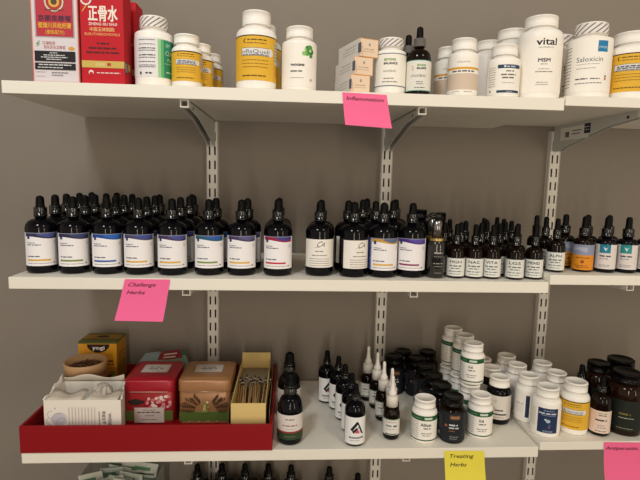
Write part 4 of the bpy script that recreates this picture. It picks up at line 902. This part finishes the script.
# five bottles with white nozzles
def nozzle_bottle(X, Y, lb, rot=0):
    o = thing('nozzle_bottle', lb, 'dropper bottle', (X, Y, ZB), math.radians(rot), 'dark bottles with tall white nozzle caps')
    r = 0.0158
    obj('bottle_body', cached('nbb', lambda: dropper_glass(r, 0.115, 0.42, 0.56, 0.0085, M_AMBER)), o)
    obj('label', cached('nbl', lambda: lab_nozzle(r, 0.1).mesh('label')), o)
    def col():
        mb = MB(); m = mat('#e6e0d8', 0.4)
        mb.lathe([(0.009, 0.0640), (0.0112, 0.0640), (0.0112, 0.082), (0.0095, 0.084), (0, 0.084)], m, 40, rib=0.0006, ribr=(1, 2)); return mb.mesh('cap')
    obj('cap', cached('nbc', col), o)
    def noz():
        mb = MB(); m = mat('#ece6de', 0.4)
        mb.lathe([(0, 0.0835), (0.0080, 0.0835), (0.0078, 0.092), (0.0062, 0.0935), (0.0042, 0.100), (0.0032, 0.112), (0.0034, 0.1135), (0.0030, 0.121), (0.0018, 0.1235), (0, 0.124)], m, 24); return mb.mesh('nozzle')
    obj('nozzle', cached('nbn', noz), o)
for (x, y), lb in zip([(0.3815, -0.2720), (0.3880, -0.2350), (0.3790, -0.1980), (0.3750, -0.1430), (0.3610, -0.1040)], ['nearest the shelf edge', 'second from the front', 'third from the front', 'fourth from the front', 'rearmost near the wall']):
    nozzle_bottle(x, y, 'dark bottle with tall white nozzle cap, %s of its line' % lb, face(x, y))
# black supplement bottles
GK = 'black supplement bottles with dark labels in files on the lower shelf'
blk = [(0.4985, -0.2790, 'at the front between the two green-banded white bottles'), (0.4925, -0.2270, 'second in its file behind the front black one'), (0.4900, -0.1760, 'third in its file'), (0.4880, -0.1250, 'fourth in its file'), (0.4800, -0.0740, 'fifth in its file, nearest the wall'),
       (0.4580, -0.0290, 'leftmost, against the wall right of the centre rail'), (0.4290, -0.0620, 'dark one behind the white nozzles by the centre rail'), (0.5170, -0.0330, 'rear right, at the wall')]
for x, y, lb in blk:
    supplement('blk', 0.0245, 0.088, x, y, ZB, 'black supplement bottle with black cap, ' + lb, GK, cap=0.80, hc=0.20, hs=0.66, body='a', capm=mat('#090807', 0.3, spec=0.22), lab=lab_black, rot=face(x, y) - 4, name='supplement_bottle')
GG = 'white supplement bottles with dark green bands'
def wg(x, y, z, lb, txt='AHCC', rt=0):
    supplement('wg' + txt, 0.0240, 0.0830, x, y, z, lb, GG, cap=0.84, hc=0.185, hs=0.68, lab=lab_green(txt), rot=face(x, y) + rt)
wg(0.4440, -0.2780, ZB, 'white bottle with green band, standing alone in front, left of the black one', 'Allicin')
wg(0.5590, -0.2640, ZB, 'white bottle with green band, right of the front black one', 'H-A')
wg(0.5560, -0.2125, ZB, 'white bottle with green band, second in the lower layer of the stack', 'H-A')
wg(0.5500, -0.1620, ZB, 'white bottle with green band, third in the lower layer of the stack', 'H-A')
wg(0.5440, -0.1110, ZB, 'white bottle with green band, fourth in the lower layer of the stack', 'H-A')
wg(0.5615, -0.2030, ZB + 0.0832, 'white bottle with green band, front one of the upper layer', 'H-A', -16)
wg(0.5615, -0.1500, ZB + 0.0832, 'white bottle with green band, middle one of the upper layer', 'H-A')
wg(0.5540, -0.0980, ZB + 0.0832, 'white bottle with green band, rear one of the upper layer', 'H-A')
GC = 'dark supplement bottles with white caps and white labels'
supplement('dkc', 0.0242, 0.0960, 0.6200, -0.2080, ZB, 'dark bottle with white cap and white label, right of the green-banded stack', GC, cap=0.84, hc=0.19, hs=0.66, body='k', lab=lab_darkcap, rot=face(.62, -.2))
supplement('dkc', 0.0242, 0.0960, 0.6240, -0.1560, ZB, 'dark bottle with white cap directly behind the white-labelled dark one', GC, cap=0.84, hc=0.19, hs=0.66, body='k', lab=lab_darkcap, rot=face(.62, -.16))
GN = 'white supplement bottles with navy labels, right on the lower shelves'
def nv(x, y, z, lb, key, lab, rt=0):
    supplement('nv' + key, 0.0265 if key == 'f' else 0.0250, 0.0950, x, y, z, lb, GN, cap=0.80, hc=0.185, hs=0.68, lab=lab, rot=face(x, y) + rt)
nv(0.6860, -0.2760, ZBR, 'white bottle with square navy front label, at the front edge of the lower right shelf', 'f', lab_navy)
nv(0.6760, -0.2190, ZBR, 'white bottle with narrow navy strip, behind left of the navy-labelled one', 's', lab_navyside, -10)
nv(0.6780, -0.1610, ZBR, 'white bottle third back in the file left of the shelf joint', 's', lab_navyside, 180)
nv(0.6790, -0.1050, ZBR, 'white bottle rearmost in the file left of the shelf joint', 's', lab_navyside, 180)
nv(0.6250, -0.1000, ZB, 'white bottle behind the two white-capped dark bottles', 's', lab_navyside, 180)
nv(0.7420, -0.2060, ZBR, 'white bottle directly behind the yellow-labelled one', 's', lab_navyside, 180)
nv(0.7400, -0.1500, ZBR, 'white bottle two behind the yellow-labelled one, in front of the right rail', 's', lab_navyside, 180)
supplement('y3', 0.0268, 0.1015, 0.7470, -0.2680, ZBR, 'white bottle with yellow label at the front of the lower right shelf', None, cap=0.80, hc=0.175, hs=0.68, lab=lab_yellow(txt='Artemisinin', side=False), rot=face(.747, -.27))
# right end dark bottles
dropper('2oz', 'dko', 0.7930, -0.2810, ZBR, 'dark dropper bottle with peach label, right of the yellow-labelled white bottle', None, lab_darkorange, rot=face(.79, -.28), gk='a')
dropper('2oz', 'dkb', 0.7880, -0.2200, ZBR, 'black dropper bottle behind, between the yellow-labelled and the peach-labelled bottles', None, None, gk='d')
GJ = 'dark amber jars with black lids at the right end of the lower shelf'
def jar(x, y, r, h, lb, lab=lab_biggreen):
    supplement('jar%s' % r, r, h, x, y, ZBR, lb, GJ, cap=0.80, hc=0.15, hs=0.66, body='a2', capm=M_BLKCAP, lab=lab, rot=face(x, y), name='amber_jar', cat='jar')
jar(0.8500, -0.2690, 0.0325, 0.121, 'large amber jar with dark green label and black lid, front right')
jar(0.8850, -0.1980, 0.0325, 0.121, 'large amber jar with black lid behind the front right one')
jar(0.8270, -0.2120, 0.0265, 0.119, 'dark amber jar with wide black lid, behind the peach-labelled bottle')
jar(0.9230, -0.2620, 0.0325, 0.121, 'amber jar cut by the right picture edge, beside the green-labelled one')

# ------------------------------------------------------------------ LOWEST SHELF: bottle tops and sachets
GL = 'dark droppers on the lowest shelf, only their tops in view'
for i, (x, y) in enumerate([(-0.030, -0.052), (0.027, -0.050), (0.082, -0.052), (0.1375, -0.054), (0.192, -0.060), (0.283, -0.070), (0.347, -0.098), (0.0, -0.110), (0.055, -0.110), (0.110, -0.112)]):
    q = ['first from the left rail side', 'second along the back', 'third along the back', 'fourth along the back', 'fifth along the back', 'sixth, right of the cluster', 'last, nearest the centre rail', 'left one in the second row', 'middle one in the second row', 'right one in the second row'][i]
    dropper('4oz', 'script', x, y, Z4, 'dark dropper bottle top below the red tray shelf, ' + q, GL, lab_script)
def bin_():
    o = thing('clear_bin', 'clear plastic bin full of sachets, below the red tray shelf', 'bin', (-0.190, -0.205, Z4), 0)
    m = mat('#e8ece8', 0.1, trans=0.9, spec=0.5); mb = MB(); w_ = 0.168; d = 0.150; h = 0.150; t = 0.0015
    mb.box(-w_/2, w_/2, 0, t, 0, h, m); mb.box(-w_/2, w_/2, d - t, d, 0, h, m); mb.box(-w_/2, -w_/2 + t, t, d - t, 0, h, m); mb.box(w_/2 - t, w_/2, t, d - t, 0, h, m); mb.box(-w_/2, w_/2, 0, d, 0, t, m)
    obj('bin', mb.mesh('bin'), o)
bin_()
rnd = random.Random(21)
def sachet_mesh(sd):
    r_ = random.Random(sd); mb = MB(); w_, h_ = 0.050, 0.168; n, m_ = 5, 10
    ph = r_.uniform(0, 6)
    def P(s, t, off, k=1):
        u = s / w_ + 0.5; v = t / h_
        b = 0.003 * (max(0, math.sin(PI*u) * math.sin(PI*v))) ** 0.7 + 0.0003
        return (s, -k * (b + off) + 0.003 * math.sin(4*v + ph), t)
    base = mat(r_.choice(['#c9cfc6', '#bcc6be', '#d4d6cc']), 0.4)
    for k in (1, -1):
        vs = [P(-w_/2 + w_*i/n, h_*j/m_, 0, k) for j in range(m_+1) for i in range(n+1)]
        mb.add(vs, [(j*(n+1)+i, j*(n+1)+i+1, (j+1)*(n+1)+i+1, (j+1)*(n+1)+i) for j in range(m_) for i in range(n)], base, True)
    paint(mb, lambda s, t, off: P(s, t, off + 0.0004, 1), [('r', -0.026, 0.010, 0.150, 0.158, '#5f8a6c'), ('r', -0.026, 0.026, 0.128, 0.134, '#6b7c74'), ('r', -0.012, 0.020, 0.140, 0.144, '#55605a'), ('r', -0.020, 0.024, 0.112, 0.120, '#4f7a60'), ('r', -0.026, 0.0, 0.100, 0.104, '#55605a')])
    return mb.mesh('sachet')
SM = [sachet_mesh(i) for i in range(4)]
nS = 15
for i in range(nS):
    y = -0.192 + 0.0088 * i; x = -0.190 + rnd.uniform(-0.040, 0.040)
    o = obj('sachet', SM[i % 4], loc=(x, y, Z4 + 0.0030 + ZO), rot=(rnd.uniform(-0.04, 0.02), rnd.uniform(-0.22, 0.22), rnd.uniform(-0.12, 0.12)))
    tag(o, 'pale green printed sachet standing in the clear bin below the tray shelf', 'sachet', 'sachets in the clear bin')

# ------------------------------------------------------------------ sticky notes
def note(corners, colour, lines, label, Y=-0.3166, curl=0.010):
    P = [Vector((x, Y, z)) for x, z in corners]   # tl, tr, br, bl
    def pos(u, v, off):   # v down
        b = (P[0]*(1-u) + P[1]*u)*(1-v) + (P[3]*(1-u) + P[2]*u)*v
        vv = max(0.0, v - 0.3)
        return (b.x, b.y - curl * vv * vv - off, b.z + ZO)
    n = 12; mb = MB()
    vs = [pos(i/n, j/n, 0) for j in range(n+1) for i in range(n+1)]
    fs = [(j*(n+1)+i, (j+1)*(n+1)+i, (j+1)*(n+1)+i+1, j*(n+1)+i+1) for j in range(n) for i in range(n)]
    mb.add(vs, fs, mat(colour, 0.7), True)
    W = (P[1] - P[0]).length; H = (P[3] - P[0]).length
    fn = lambda s, t, off: pos(s / W, t / H * -1.0 if False else 1 - t / H, off + 0.0002)
    els = []
    for txt, x, yv, h, wd in lines:
        els.append(('t', txt, x, H - yv, h, '#2a1420', {'al': 'l', 'w': wd, 'shear': 0.35, 'bold': 0.00012}))
    paint(mb, fn, els)
    o = obj('sticky_note', mb.mesh('sticky_note')); tag(o, label, 'sticky note', 'sticky notes on the shelf edges')
note([(0.265, 0.0870), (0.3405, 0.0850), (0.351, 0.0290), (0.271, 0.0330)], '#fb6a9c', [('Inflammation', 0.006, 0.0120, 0.0062, 0.062)], 'bright pink sticky note on the top shelf edge with one handwritten word')
note([(-0.1010, -0.2365), (-0.0245, -0.2365), (-0.0370, -0.3100), (-0.1190, -0.3085)], '#fb6aa2', [('Challenge', 0.007, 0.0130, 0.0070, 0.046), ('Herbs', 0.008, 0.0270, 0.0070, 0.029)], 'bright pink sticky note on the middle shelf edge, with two handwritten words')
note([(0.4740, -0.5570), (0.5500, -0.5580), (0.5580, -0.6330), (0.4800, -0.6330)], '#f0e24c', [('Treating', 0.008, 0.0140, 0.0080, 0.046), ('Herbs', 0.010, 0.0310, 0.0080, 0.030)], 'yellow sticky note on the lower shelf edge')
note([(0.7820, -0.5430), (0.8580, -0.5450), (0.8670, -0.6220), (0.7880, -0.6200)], '#fb6a9c', [('Antiparasitic.', 0.003, 0.0150, 0.0070, 0.066)], 'bright pink sticky note at the lower right shelf edge, cut by the picture edge')
